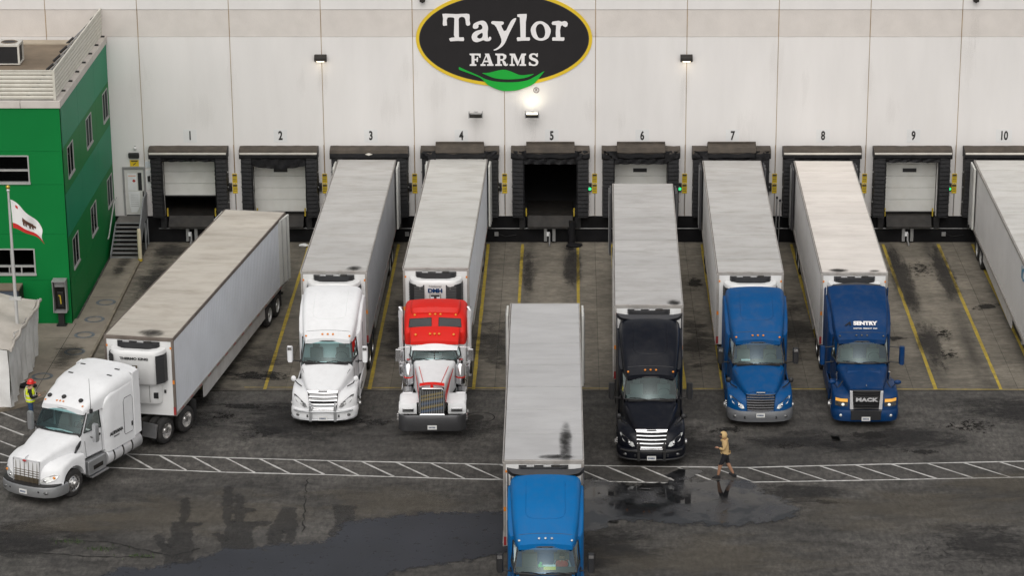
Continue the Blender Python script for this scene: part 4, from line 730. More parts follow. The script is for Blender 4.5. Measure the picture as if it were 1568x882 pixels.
for i in range(7):
    y = 1.2+i*1.62
    MB().tube([(-.22, y, OH+1.35), (-1.55, y, OH+.1)], .03, 6).build('brace', 'stair_steel', sc_); MB().tube([(-.22, y, OH+1.42), (-.5, y, OH+1.15)], .055, 6).build('brace_end', 'plastic_black', sc_); MB().tube([(-1.3, y, OH+.36), (-1.62, y, OH+.09)], .06, 6).build('brace_end', 'plastic_black', sc_)
    MB().tube([(-.22, y+.5, OH+.5), (-.22, y+.5, OH+1.5)], .035, 6).build('upright', 'plastic_black', sc_)
    MB().box(-.16, .0, y+.3, y+.42, OH+.31, OH+.36).build('foot', 'plastic_black', sc_)
ac = thing('air_conditioner', 'cream rooftop air conditioner with dark grille on the office roof', 'air conditioner', (-23.95, -4.2, OH+.07)); ac.scale = (.8, .8, .8)
MB().box(-.62, .62, -.6, .6, .05, .1).build('base', 'ac_white', ac); MB().box(-.54, .54, -.52, .52, .1, 1.02).build('coil', 'grille_black', ac); MB().box(-.62, .62, -.6, .6, 1.02, 1.16).build('top', 'ac_white', ac, bevel=.02)
for sx in (-1, 1):
    for sy in (-1, 1): MB().box(sx*.57-.05, sx*.57+.05, sy*.55-.05, sy*.55+.05, .1, 1.02).build('corner_post', 'ac_white', ac)
MB().lathez([(0, .45), (.03, .4), (.03, .36), (-.0, .34)], (0, 0, 1.161), 20).build('fan_ring', 'cabinet_top', ac); MB().lathez([(0, .33), (.004, .05)], (0, 0, 1.163), 20).build('fan', 'grille_black', ac)
# meter pedestal on the office corner, cabinet, flag pole, tarp shelter
mp_ = thing('phone_pedestal', 'grey open-fronted phone box on a black post at the green office corner', 'phone box', (-20.93, -11.85, WZ))
MB().box(-.12, .12, -.1, .1, 0, .62).build('post', 'plastic_black', mp_); MB().box(-.2, .2, -.16, .14, 0, .05).build('base', 'plastic_black', mp_)
for s in (-1, 1): MB().prism([(-.24, .62), (.2, .62), (.2, 1.95), (-.26, 1.95), (-.18, 1.3)], s*.26-.015, s*.26+.015, 'x').build('side', 'grey_steel', mp_)
MB().box(-.244, .244, .16, .2, .62, 1.93).build('back', 'steel_dark', mp_); MB().box(-.28, .28, -.28, .2, 1.952, 2.0).build('top', 'grey_steel', mp_); MB().box(-.24, .24, -.2, .15, .6, .66).build('shelf', 'grey_steel', mp_); MB().box(-.13, .13, .02, .155, .8, 1.45).build('telephone', 'plastic_black', mp_, bevel=.02); MB().tube([(-.06, -.02, 1.3), (.0, -.05, 1.32), (.02, -.03, .95)], .03, 8).build('handset', 'yellow_paint', mp_); MB().box(-.2, .2, -.1, .155, 1.7, 1.9).build('header', 'grey_steel', mp_)
cb = thing('utility_cabinet', 'blue-grey double cabinet with brown top against the green office', 'cabinet', (-23.4, -12.1, WZ))
for s in (-1, 1): MB().box(s*.42-.40, s*.42+.40, -.3, -.27, .05, 1.68).build('door', 'cabinet_blue', cb, bevel=.01); MB().box(s*.1-.02, s*.1+.02, -.33, -.301, .8, 1.0).build('handle', 'steel_dark', cb)
MB().box(-.86, .86, -.268, .4, 0, 1.7).build('body', 'cabinet_blue', cb); MB().box(-.92, .92, -.36, .42, 1.702, 1.78).build('top', 'cabinet_top', cb); MB().box(.87, .93, -.3, .4, .0, 1.7).build('side_post', 'steel_dark', cb)
fp = thing('flagpole', 'white flagpole with gold ball rising behind the tarp shelter', 'flagpole', (-21.32, -18.6, WZ))
MB().lathez([(0, .075), (4, .065), (7.75, .04)], (0, 0, 0), 12).build('pole', 'pole', fp, 50); MB().sphere((0, 0, 7.92), .085).build('finial', 'gold', fp, 60); MB().lathez([(0, .05), (.06, .07), (.12, .03)], (0, 0, 7.74), 10).build('cap', 'pole', fp); MB().box(-.22, .22, -.09, .05, 5.0-1.6, 5.11-1.6).build('bracket', 'pole', fp); MB().lathez([(0, .16), (.05, .12)], (0, 0, 0), 12).build('base', 'pole', fp)
fl = thing('flag', 'white flag with red lower stripe and dark bear hanging from the pole', 'flag', (-21.26, -18.6, 7.55))
def flag_pt(u, v):     # u along the fly 0..1, v down 0..1
    d = Vector((.78*u, 0, -.95*u)).to_3d(); x = 1.25*u*.86+.10*v*(.3+u); z = -1.05*u**1.2-(1.15-.45*u)*v; y = .12*math.sin(u*9+v*1.5)*(.3+u)
    return (x+.04*math.sin(v*7)*u, y, z)
def flag_part(name, m_, u0, u1, v0, v1, nu=18, nv=8, dy=0, pts=None):
    return MB().loft([[tuple(Vector(flag_pt(u0+(u1-u0)*i/nu, v0+(v1-v0)*j/nv))+Vector((0, dy, 0))) for j in range(nv+1)] for i in range(nu+1)], False).build(name, m_, fl, 60)
flag_part('cloth', 'flag_white', 0, 1, 0, .82); flag_part('red_stripe', 'flag_red', 0, 1, .82, 1.0, 18, 3)
for u0, u1, v0, v1 in ((.36, .7, .40, .56), (.38, .44, .54, .68), (.46, .51, .54, .66), (.58, .63, .54, .68), (.66, .71, .53, .66), (.68, .78, .44, .55)): flag_part('bear', 'flag_brown', u0, u1, v0, v1, 5, 3, -.012)
flag_part('star', 'flag_red', .14, .22, .12, .22, 3, 3, -.01)
tp = thing('tarp_shelter', 'dirty white tarpaulin shelter beside the green office', 'shelter', (-23.0, -18.3, WZ))
def tarp_wall(y):  # top height
    return 2.35+.25*math.sin((y+3)*.9)*.3
rows = []
for i in range(33):
    y = -3.1+6.1*i/32; zt = tarp_wall(y); col = []
    for j in range(13):
        v = j/12; b_ = .065*math.sin(y*10+v*1.2)*(1-v*.3)+.12*noise.noise(Vector((y*2.2, v*1.5, 1)))+.05*noise.noise(Vector((y*6, v*2.5, 3))); col.append((1.86+.12*(1-v)*-.6+b_+.1*(1-v)*math.sin(y*2.1), y, .06*max(0, math.sin(y*3))+zt*v))
    rows.append(col)
MB().loft(rows, False).build('side_cover', 'tarp', tp, 60)
rows = []
for i in range(33):
    y = -3.1+6.1*i/32; col = []
    for j in range(15):
        v = j/14; x = 1.95-4.6*v; col.append((x, y, tarp_wall(y)-.04+.55*math.sin(min(1, v*1.1)*1.57)+.05*noise.noise(Vector((x*1.3, y*1.1, 4)))+.04*math.sin(y*3+x*2)))
    rows.append(col)
MB().loft(rows, False).build('roof_cover', 'tarp_roof', tp, 60)
MB().loft([[(1.9-.05*math.sin(i), -3.1+6.1*i/24, tarp_wall(-3.1+6.1*i/24)-.10-.1*abs(math.sin(i*.8))+.02*j*math.cos(j)) if False else (1.97+.06*math.cos(j*1.05)+.03*math.sin(i*1.3), -3.1+6.1*i/24, tarp_wall(-3.1+6.1*i/24)-.02+.07*math.sin(j*1.05)+.03*math.sin(i*.9)) for j in range(6)] for i in range(25)], True, True, True).build('rolled_edge', 'tarp_roof', tp, 60)
for i, s in enumerate((-3.0, -1.0, 1.0, 2.95)): MB().tube([(1.72, s, 0), (1.74, s, 2.3)], .03, 6).build('frame_leg', 'pole', tp)
fr = []
for i in range(17):
    x = -2.6+4.45*i/16; fr.append([(x, -3.12+.05*math.sin(x*5+j), .03+(2.3+.5*(1-(x+2.6)/4.45))*j/8) for j in range(9)])
MB().loft(fr, False).build('front_cover', 'tarp', tp, 60)
sb = thing('sandbag', 'black weight bag on the sidewalk beside the tarp shelter', 'bag', (-20.95, -19.2, WZ)); MB().sphere((0, 0, .09), (.38, .16, .10), 14, 8).build('bag', 'black_cloth', sb, 60); MB().tube([(-.2, 0, .17), (0, 0, .25), (.2, 0, .17)], .02, 6).build('strap', 'black_cloth', sb)
# ============================================================ wheels (shared meshes)
def wheel_meshes(rim, key):
    ty = MB()                                   # a dual pair, outer face at x = 0, running inward to -.62
    for o in (0, -.33): ty.lathe([(o-.01, .30), (o, .33), (o-.01, .42), (o-.03, .475), (o-.06, .50), (o-.13, .505), (o-.2, .50), (o-.24, .475), (o-.26, .33)], (0, 0, 0), 28)
    rm_ = MB().lathe([(-.01, .31), (-.02, .285), (-.10, .27), (-.14, .25), (-.15, .15), (-.10, .14), (-.06, .11), (-.02, .10), (-.01, .0)], (0, 0, 0), 24)
    for k in range(10): a = .628*k; rm_.lathe([(-.145, .018), (-.11, .018), (-.10, .0)], (0, .20*math.cos(a), .20*math.sin(a)), 6)
    st = MB().lathe([(-.02, .30), (0, .33), (-.01, .42), (-.03, .475), (-.06, .50), (-.15, .505), (-.24, .50), (-.27, .475), (-.29, .33), (-.28, .2)], (0, 0, 0), 32)
    sr = MB().lathe([(-.01, .31), (-.015, .285), (-.03, .275), (-.05, .25), (.01, .17), (.03, .15), (.05, .12), (.11, .10), (.13, .06), (.13, 0)], (0, 0, 0), 24)
    for k in range(10):
        a = .628*k; sr.lathe([(-.01, .022), (.035, .02), (.045, 0)], (0, .145*math.cos(a), .145*math.sin(a)), 6, 0)
        a += .314; sr.lathe([(-.005, .032), (-.02, .0)], (-.0, .215*math.cos(a), .215*math.sin(a)), 8, 1)
    return (ty.mesh('wheel', 'tyre', 35), rm_.mesh('rim', rim, 35), st.mesh('wheel', 'tyre', 35), sr.mesh('rim', [rim, 'grille_black'], 35))
WH = {'w': wheel_meshes('rim_white', 'w'), 'a': wheel_meshes('rim_alu', 'a')}
def put_wheel(par, s, x, y, kind='a', steer=False, turn=0):
    a, b = WH[kind][2:] if steer else WH[kind][:2]
    o = link(a, 'wheel', par, (s*x, y, .505), (random.uniform(0, 1), 0, turn if s > 0 else math.pi+turn)); link(b, 'rim', o); return o

# ============================================================ refrigerated trailer; origin under the nose, +y runs back
TW, TL, TH = 1.295, 16.1, 4.11
def rib_wall(s, y0, y1, z0, z1, step, dep=.009):
    mb = MB(); pts = []; n = int((y1-y0)/step)
    for i in range(n):
        y = y0+(y1-y0)*i/n; w = (y1-y0)/n; pts += [(y, TW-dep), (y+w*.62, TW-dep), (y+w*.70, TW), (y+w*.92, TW)]
    pts.append((y1, TW-dep))
    return mb.loft([[(s*p[1], p[0], z) for z in (z0, z1)] for p in pts], False)
TCACHE = {}
def reefer(par, style, letters=True):
    u = MB(); n = 13
    def plan(w, d, y0=0):
        P = []
        for i in range(n):
            a = -1+2*i/(n-1); e = abs(a); x = w*math.copysign(min(1, e*1.12), a); P.append((x, y0-d*(1-max(0, (e-.55)/.45)**1.8)))
        return P
    lv = [(1.62, .80, .22), (1.70, .82, .26), (2.35, .84, .28), (2.42, .98, .44), (2.5, 1.02, .50), (3.2, 1.04, .56), (3.60, 1.04, .60), (3.72, 1.02, .58), (3.77, .96, .53)]
    rings = [[(x, y-.015, z) for x, y in plan(w, d)] for z, w, d in lv]
    inner = [[(x, y-.015, z) for x, y in plan(.72, .33)] for z in (3.775, 3.66)]
    u.loft(rings, False, True, False); u.loft([rings[-1], inner[0], inner[1]], False)
    o = u.build('refrigeration_unit', 'unit_white', par, 40)
    MB().loft([[(x, y-.01, z) for x, y in plan(.80, d_)] for z, d_ in ((3.6, .30), (3.94, .26), (3.96, .22))], False, True, True).build('top_opening', 'grille_black', o)
    for x in (-.42, .12, .4): MB().lathe([(-.12, .0), (-.12, .05), (.12, .05), (.12, .0)], (x, -.14, 3.965), 10).build('pipe', 'grey_steel' if x < .3 else 'steel_dark', o, 40)
    GP = [(1.056, -.04), (1.035, -.31), (.79, -.585)] if style == 'named' else [(1.056, -.04), (1.0, -.36), (.82, -.56), (.42, -.625)]
    for s in (-1, 1):                           # dark louvred corners
        g = MB(); z0, z1 = 2.55, 3.56
        for i in range(9):
            za = z0+(z1-z0)*i/9; zb = za+(z1-z0)/9*.8
            g.loft([[(s*x*k_, y-d_, z_) for x, y in GP] for k_, d_, z_ in ((1, .0, za), (1.012, .03, za), (1, .0, zb))], False)
        q = MB().loft([[(s*x, y, z) for x, y in [(x*.999, y+.004) for x, y in GP]] for z in (z0-.04, z1+.04)], False).build('grille', 'grille_black', o)
        g.build('louvre', 'plastic_black', q)
    if style == 'named':
        link(text_mesh('THERMO KING', .125, 'number_black', .003, .006, 1.25), 'lettering', o, (0, -.622, 3.48), (R(88), 0, 0)); link(text_mesh('Super II', .075, 'number_black', .003, .003, 1.1), 'lettering', o, (.02, -.565, 2.68), (R(90), 0, 0))
        MB().box(-.1, .1, -.606, -.596, 3.03, 3.22).build('logo', 'grille_brown', o); MB().box(-.035, .035, -.6095, -.6065, 3.06, 3.19).build('logo_mark', 'paper_white', o)
        MB().box(-1.03, 1.03, -.62, -.61, 3.40, 3.408).build('seam', 'grey_steel', o) if False else None
        for x in (-.02, .42): MB().tube([(x, -.285, 1.7), (x, -.30, 2.4)], .008, 5).build('door_seam', 'steel_dark', o)
        MB().box(.56, .74, -.27, -.255, 1.85, 2.08).build('control_panel', 'grille_black', o); MB().box(.9, .97, -.06, -.02, 2.0, 2.12).build('handle', 'plastic_black', par)
    elif style == 'dmh':
        link(text_mesh('DMH', .22, 'p_navy', .003, .012, 1.15), 'lettering', o, (0, -.622, 3.36), (R(88), 0, 0)); link(text_mesh('National', .12, 'grey_steel', .003, .003, 1.2), 'lettering', o, (0, -.625, 3.55), (R(88), 0, 0))
        MB().box(-.22, .22, -.606, -.594, 2.90, 3.22).build('logo', 'cabinet_top', o); MB().box(-.19, .19, -.611, -.607, 2.92, 3.20).build('logo_field', 'trailer_bluish', o); MB().box(-.17, .17, -.615, -.612, 3.12, 3.19).build('logo_mark', 'number_black', o); MB().box(-.05, .05, -.615, -.612, 2.93, 3.115).build('logo_mark', 'number_black', o)
    else: link(text_mesh('THERMO KING', .09, 'number_black', .003, .004, 1.2), 'lettering', o, (0, -.625, 3.56), (R(84), 0, 0))
    return o
def trailer(loc, rz, label, roof='roof_grey', side='trailer_white', rail='rail_alu', style='plain', doors=True, axles=(12.4, 13.65), seams=10, length=TL, step=.3, rear=True, doorang=(0, 0), tape=True, dmat='door_white'):
    t = thing('semi_trailer', label, 'trailer', loc, rz, 'white refrigerated trailers at the docks'); L_ = length
    for s in (-1, 1):
        rib_wall(s, .10, L_-.06, 1.22, 3.98, step).build('side_wall', side, t)
        MB().box(s*TW-.03, s*TW+.012, .04, L_, 3.98, 4.115).build('top_rail', rail, t, bevel=.012); MB().box(s*TW-.04, s*TW+.012, .04, L_, 1.08, 1.22).build('bottom_rail', 'rail_alu', t, bevel=.01)
        MB().box(s*(TW-.04)-.05, s*(TW-.04)+.052, -.012, .10, 1.1, 4.05).build('corner_post', rail if rail == 'rail_brown' else 'rail_alu', t, bevel=.03)
        if tape:
            for i in range(13): MB().box(s*(TW+.014)-.002, s*(TW+.014)+.002, .6+i*1.18, .95+i*1.18, 1.13, 1.17).build('reflective_tape', 'red_tape', t)
        MB().box(s*(TW-.04)-.045, s*(TW-.04)+.045, -.016, -.0125, 1.15, 1.45).build('reflective_tape', 'red_tape', t); MB().box(s*(TW-.04)-.04, s*(TW-.04)+.04, -.02, -.0125, 2.35, 2.5).build('marker_lamp', 'amber', t)
        MB().box(s*1.2-.03, s*1.2+.03, -.02, -.0125, 3.7, 3.78).build('marker_lamp', 'amber', t)
        y0 = 3.6; MB().prism([(y0, 1.08), (axles[0]-.75, 1.08), (axles[0]-.75, .60), (y0+.3, .45), (y0, .5)], s*1.25-.012, s*1.25+.012, 'x').build('side_skirt', 'skirt', t)
        MB().box(s*.85-.06, s*.85+.06, 2.6, 2.72, .25, 1.1).build('landing_leg', 'grey_steel', t); MB().box(s*.85-.14, s*.85+.14, 2.54, 2.78, .18, .25).build('landing_foot', 'grey_steel', t)
        for y in axles: put_wheel(t, s, 1.27, y, 'w')
        MB().box(s*.95-.3, s*.95+.3, axles[-1]+.66, axles[-1]+.67, .25, 1.0).build('mudflap', 'rubber', t)
    rb = MB().box(-TW+.02, TW-.02, .05, L_-.02, 3.9, 4.085).build('roof', 'rail_brown', t)
    n = seams; y = .07
    for i in range(n):
        w = (L_-.1)/n; k = ('rs', round(w, 3), roof)
        if k not in TCACHE: TCACHE[k] = MB().box(-TW+.035, TW-.035, 0, w-.03, 0, .022).mesh('roof_sheet', roof)
        link(TCACHE[k], 'roof_sheet', rb, (0, y+.01, 4.088+.003*(i % 2))); y += w
    MB().box(-TW+.03, TW-.03, -.01, .06, 3.98, 4.12).build('front_rail', rail if rail == 'rail_brown' else 'rail_alu', t, bevel=.015)
    MB().box(-TW+.06, TW-.06, .0, .05, 1.12, 3.98).build('front_wall', 'unit_white', t)
    MB().box(-TW+.05, TW-.05, .06, L_-.05, 1.06, 1.2).build('floor', 'under', t)
    MB().box(-.5, .5, axles[0]-.9, axles[-1]+.9, .75, 1.06).build('bogie', 'under', t); 
    for y in axles: MB().tube([(-1.1, y, .5), (1.1, y, .5)], .07, 8).build('axle', 'under', t)
    for i in range(14): MB().box(-1.2, 1.2, 1.2+i*1.05, 1.28+i*1.05, .96, 1.06).build('crossmember', 'under', t)
    MB().box(-TW, TW, L_, L_+.06, 1.05, 1.25).build('rear_sill', 'rail_alu', t); MB().box(-TW, TW, L_, L_+.06, 3.95, 4.1).build('rear_header', 'rail_alu', t)
    MB().box(-1.1, 1.1, L_-.1, L_, .5, .6).build('underride_guard', 'steel_dark', t)
    for s, a in ((-1, doorang[0]), (1, doorang[1])):
        d = MB().box(-.03 if s > 0 else -.05, .05 if s > 0 else .03, -1.24, 0, 1.22, 4.02).build('rear_door', dmat, t, bevel=.012, loc=(s*(TW+.10), L_+.04, 0), rz=s*a)
        for q in (-.35, -.85): MB().tube([(s*.07, q, 1.2), (s*.07, q, 4.0)], .02, 6).build('lock_rod', 'grey_steel', d)
    MB().box(-1.2, 1.2, L_-.03, L_-.02, 1.25, 3.95).build('load_bay', 'inside_dark', t)
    reefer(t, style)
    return t

# ============================================================ road tractors; origin under the bumper, +y runs back, +x is the truck's left
def rsec(y, w, zb, zt, r, crown=.03, tumble=0):
    P = [(w, zb), (w, zb+(zt-r-zb)*.5), (w-tumble*.5, zt-r)]
    for a in (25, 50, 75): P.append((w-tumble-r+r*math.cos(R(a)), zt-r+r*math.sin(R(a))))
    x = w-tumble-r*1.05; P += [(x*.66, zt+crown*.55), (x*.33, zt+crown*.9), (0, zt+crown)]
    return [(x, y, z) for x, z in P]+[(-x, y, z) for x, z in P[-2::-1]]
def sect_loft(S, c0=True, c1=True): return MB().loft([rsec(*q) for q in S], False, c0, c1)
def top_z(S, x, y):
    """height of a lofted roof above (x, y)"""
    def zs(q):
        pts = [(p[0], p[2]) for p in rsec(*q)][:9]
        pts = sorted(pts, key=lambda p: p[0]); x_ = abs(x)
        for a, b in zip(pts, pts[1:]):
            if a[0] <= x_ <= b[0]+1e-6: return a[1]+(b[1]-a[1])*(x_-a[0])/max(1e-6, b[0]-a[0])
        return pts[-1][1]
    for a, b in zip(S, S[1:]):
        if a[0] <= y <= b[0]: f = (y-a[0])/(b[0]-a[0]); return zs(a)*(1-f)+zs(b)*f
    return zs(S[-1])
def both(fn):
    for s in (-1, 1): fn(s)
def mirror_pair(t, hx, y, z0, z1, ax, az, mt='plastic_black', back='chrome', w=.11):
    for s in (-1, 1):
        m = MB().loft([[(s*hx+dx*k, y+dy, z) for dx, dy in ((-w, .02), (-w*.7, -.07), (w*.7, -.09), (w, -.03), (w, .06), (-w, .08))] for z, k in ((z0, .8), (z0+.05, 1), (z1-.05, 1), (z1, .8))], True, True, True).build('mirror', mt, t, 40)
        MB().box(s*hx-w*.85, s*hx+w*.85, y+.082, y+.088, z0+.05, z1-.05).build('mirror_glass', 'chrome', m)
        for zz in (z0+.05, z1-.06) if az is None else (az,): MB().tube([(s*ax, y+.15, zz if az is None else az), (s*(hx-w*.3), y+.03, max(zz, z0+.05))], .022, 6).build('mirror_arm', 'plastic_black', m)
        if back: MB().box(s*hx-w*.7, s*hx+w*.7, y-.098, y-.08, z1-.13, z1-.02).build('mirror_cap', back, m)
def cab(t, P):
    """cab shell with real openings, panes and an interior"""
    paint_ = P['paint']; yb, zb, xb = P['ws_base']; yt, zt, xt = P['ws_top']; yB = P['yB']; xB = P.get('xB', 1.05); bow = P.get('bow', .2)
    z0 = P.get('sill', .95)
    def line(y, z, x, bw, n, dz=.03): return [(x*(2*i/n-1), y-bw*(1-(2*i/n-1)**2), z+dz*(1-(2*i/n-1)**2)) for i in range(n+1)]
    base = line(yb, zb, xb, bow, 10); top = line(yt, zt, xt, bow*.7, 10, .04)
    sh = MB()
    for s in (-1, 1):
        def q(a, b, c, d): sh.quad(*[(s*p[0], p[1], p[2]) for p in (a, b, c, d)])
        A0, A1 = (xb, yb, zb), (xt, yt, zt); a0, a1 = (xb+.01, yb+.14, zb), (xt+.01, yt+.12, zt-.02); B0, B1 = (xB, yB, zb-.06), (xB-.06, yB, zt-.02)
        C0, C1 = (xB, yB+.2, zb-.06), (xB-.06, yB+.2, zt-.02); S0, S1, S2, S3 = (xb+.02, yb-.05, z0), (xb+.02, yb+.14, z0), (xB+.02, yB, z0), (xB+.02, yB+.2, z0)
        q(A0, A1, a1, a0); q(B0, B1, C1, C0); q(S0, A0, a0, S1); q(S1, a0, B0, S2); q(S2, B0, C0, S3)
        h = (xB-.1, yB, zt+.06); hc = (xB-.1, yB+.2, zt+.06); q(A1, (xt-.05, yt+.03, zt+.06), (xt-.04, yt+.12, zt+.06), a1); q(a1, (xt-.04, yt+.12, zt+.06), h, B1); q(B1, h, hc, C1)
        w = MB().quad(*[(s*(p[0]-.012), p[1], p[2]) for p in (a0, a1, B1, B0)]).build('side_window', 'side_glass', t)
        MB().tube([(s*(p[0]+.002), p[1], p[2]) for p in (a0, a1, B1, B0, a0)], .018, 6).build('window_seal', 'plastic_black', w)
        MB().tube([(s*(p[0]+.004), p[1], p[2]) for p in (B0, (xB+.02, yB-.02, z0+.02), (xb+.03, yb+.2, z0+.02), (xb+.03, yb+.15, zb-.3))], .007, 5).build('door_seam', 'trim_grey', t)
        MB().box(s*(xB+.03)-.02, s*(xB+.03)+.02, yB-.32, yB-.1, zb-.32, zb-.24).build('door_handle', 'plastic_black', t, bevel=.01)
    rt = [(x, y+.02, z+.01) for x, y, z in top]; sh.loft([rt, [(x*.96, yt+.13, zt+.09) for x, y, z in top], [(x*xB*.95/xt, yB+.2, zt+.1) for x, y, z in top]], False)
    sh.build('cab', paint_, t, 30)
    n = 6; grid = [[tuple(Vector(a).lerp(Vector(b), j/n)+Vector((0, -.03*math.sin(math.pi*j/n), 0))) for j in range(n+1)] for a, b in zip(base, top)]
    ws = MB().loft(grid, False).build('windshield', 'windshield', t, 60)
    MB().tube(base+top[::-1]+[base[0]], .03, 6).build('windshield_seal', 'plastic_black', ws)
    for x0, x1 in ((-.12, -.75), (.62, .02)):
        pa = [Vector((x0, yb-bow*(1-(x0/xb)**2)-.05, zb+.05)), Vector(((x0+x1)/2, yb-bow*(1-((x0+x1)/2/xb)**2)-.03, zb+.10)), Vector((x1, yb-bow*(1-(x1/xb)**2)-.02, zb+.08))]
        MB().tube(pa, .014, 5).build('wiper', 'plastic_black', ws)
    if P.get('split'): MB().tube([grid[5][j] for j in range(n+1)], .02, 6).build('centre_pillar', 'plastic_black', ws)
    MB().prism([(yb-.02, zb-.35), (yb-.02, zb-.02), (yb+.3, zb+.06), (yb+.45, zb), (yb+.45, zb-.5)], -xb+.06, xb-.06, 'x').build('dashboard', 'cab_dark', t)
    MB().box(-xB+.05, xB-.05, yB+.12, yB+.15, z0, zt+.08).build('cab_back', 'cab_grey', t); MB().box(-xb, xb, yb+.1, yB+.12, z0-.02, z0+.02).build('cab_floor', 'cab_dark', t)
    for s in (-1, 1):
        c = MB().box(s*.5-.25, s*.5+.25, yB-.5, yB-.05, zb-.65, zb-.45); c.box(s*.5-.24, s*.5+.24, yB-.08, yB+.06, zb-.45, zb+.2); c.box(s*.5-.13, s*.5+.13, yB-.07, yB+.05, zb+.22, zb+.42); c.build('seat', 'seat_fabric', t, bevel=.03)
    n = 20; MB().tube([(.5+.22*math.cos(6.2832*i/n), yb+.58-.06*math.sin(6.2832*i/n), zb+.02+.2*math.sin(6.2832*i/n)) for i in range(n+1)], .016, 6).build('steering_wheel', 'plastic_black', t)
    MB().box(-.16, .16, yt+.02, yt+.06, zt-.12, zt-.03).build('sensor_pod', 'plastic_black', ws)
    for s in (-1, 1): MB().box(s*.42-.32, s*.42+.32, yt+.05, yt+.12, zt-.08, zt-.01).build('sun_visor', 'cab_grey', t)
def fender(t, s, P, mt):
    xi, xo, ax, zt = P.get('fx', (.5, 1.22)) + (P['axle'], P.get('fz', 1.25)); yf = P.get('fy', lambda x: .10+.50*max(0, (x-.55)/.67)**2.2); yr = P.get('fr', 1.95); z0 = P.get('fz0', .55); nose = P.get('fn', .5)
    rings = []
    def prof(x, ins=0):
        y = yf(x)+ins; h = zt-ins; d = h-z0
        pts = [(y, z0), (y+.01, z0+d*.35), (y+.06*nose*2, z0+d*.66), (y+.18*nose*2, z0+d*.86), (y+.42*nose*2, z0+d*.97), (max(y+.6, ax), h+.02), (ax+.45, h+.01), (yr, h-.04)]
        return pts
    for i in range(8):
        f = i/7; x = xi+(xo-.06-xi)*f; lift = P.get('fin', .16)*(1-f)**1.5; rings.append([(s*x, y, z+lift*max(0, (z-z0-.3))) for y, z in prof(x)])
    rings.append([(s*(xo-.02), y, z) for y, z in prof(xo-.02, .03)]); rings.append([(s*xo, y, z) for y, z in prof(xo, .09)])
    mb = MB().loft(rings, False)
    # side face with the wheel arch
    pr = prof(xo, .09); r = P.get('arch', .60); arch = [(ax+r*math.cos(R(a)), .50+r*math.sin(R(a))) for a in range(180, -1, -15)]
    arch = [(y, max(z, z0)) for y, z in arch]
    poly = [(pr[0][0], z0)]+arch+[(yr, z0)]+pr[::-1][:-1]
    k = [(s*xo, y, z) for y, z in poly]; mb.add(k, [list(range(len(k)))])
    mb.loft([[(s*xo, y, z) for y, z in arch], [(s*(xo-.35), y, z) for y, z in arch]], False)
    o = mb.build('fender', mt, t, 38); MB().loft([[(s*(xo-.36), y, z) for y, z in arch], [(s*(xo-.8), y, z) for y, z in arch]], False).build('wheel_well', 'under', o); return o
def path_sweep(path, prof):
    """sweep prof [(out, z)] along a plan path [(x, y)] seen from outside"""
    rings = []
    for i, p in enumerate(path):
        d = (Vector(path[min(i+1, len(path)-1)])-Vector(path[max(i-1, 0)])).normalized(); n = Vector((d.y, -d.x)); rings.append([(p[0]+n.x*o, p[1]+n.y*o, z) for o, z in prof])
    return MB().loft(rings, True, True, True)
def chassis(t, P):
    L_ = P['rear']; ra = P['tandem']
    both(lambda s: MB().box(s*.43-.05, s*.43+.05, 1.2, L_, .72, .98).build('frame_rail', 'under', t))
    for y in ra: MB().tube([(-1.1, y, .5), (1.1, y, .5)], .08, 8).build('axle', 'under', t)
    MB().tube([(-1.0, P['axle'], .5), (1.0, P['axle'], .5)], .06, 8).build('axle', 'under', t)
    MB().lathez([(0, .5), (.08, .48)], (0, 0, 0), 20).build('fifth_wheel', 'steel_dark', t, loc=(0, sum(ra)/2, 1.0))
    for s in (-1, 1):
        put_wheel(t, s, 1.20, P['axle'], P.get('wheel', 'a'), True, P.get('turn', 0))
        for y in ra: put_wheel(t, s, 1.25, y, P.get('wheel', 'a'))
        MB().box(s*.95-.3, s*.95+.3, ra[-1]+.62, ra[-1]+.63, .3, 1.1).build('mudflap', 'rubber', t)
    MB().box(-.4, .4, .6, 2.6, .55, 1.1).build('engine', 'under', t)
def markers(t, S, xs_, y, mt, r=.045):
    for x in xs_:
        z = top_z(S, x, y); o = MB().sphere((x, y-.02, z+.01), (r, r*1.3, r*.8), 8, 6).build('marker_light', mt, t, 60)
def plate_(t, x, y, z, w=.16): MB().box(x-w, x+w, y-.012, y, z-.08, z+.08).build('licence_plate', 'plate', t); [MB().box(x-w*.75+i*w*.3, x-w*.75+i*w*.3+w*.2, y-.0145, y-.0125, z-.035, z+.03).build('plate_print', 'p_navy', t) for i in range(5)]
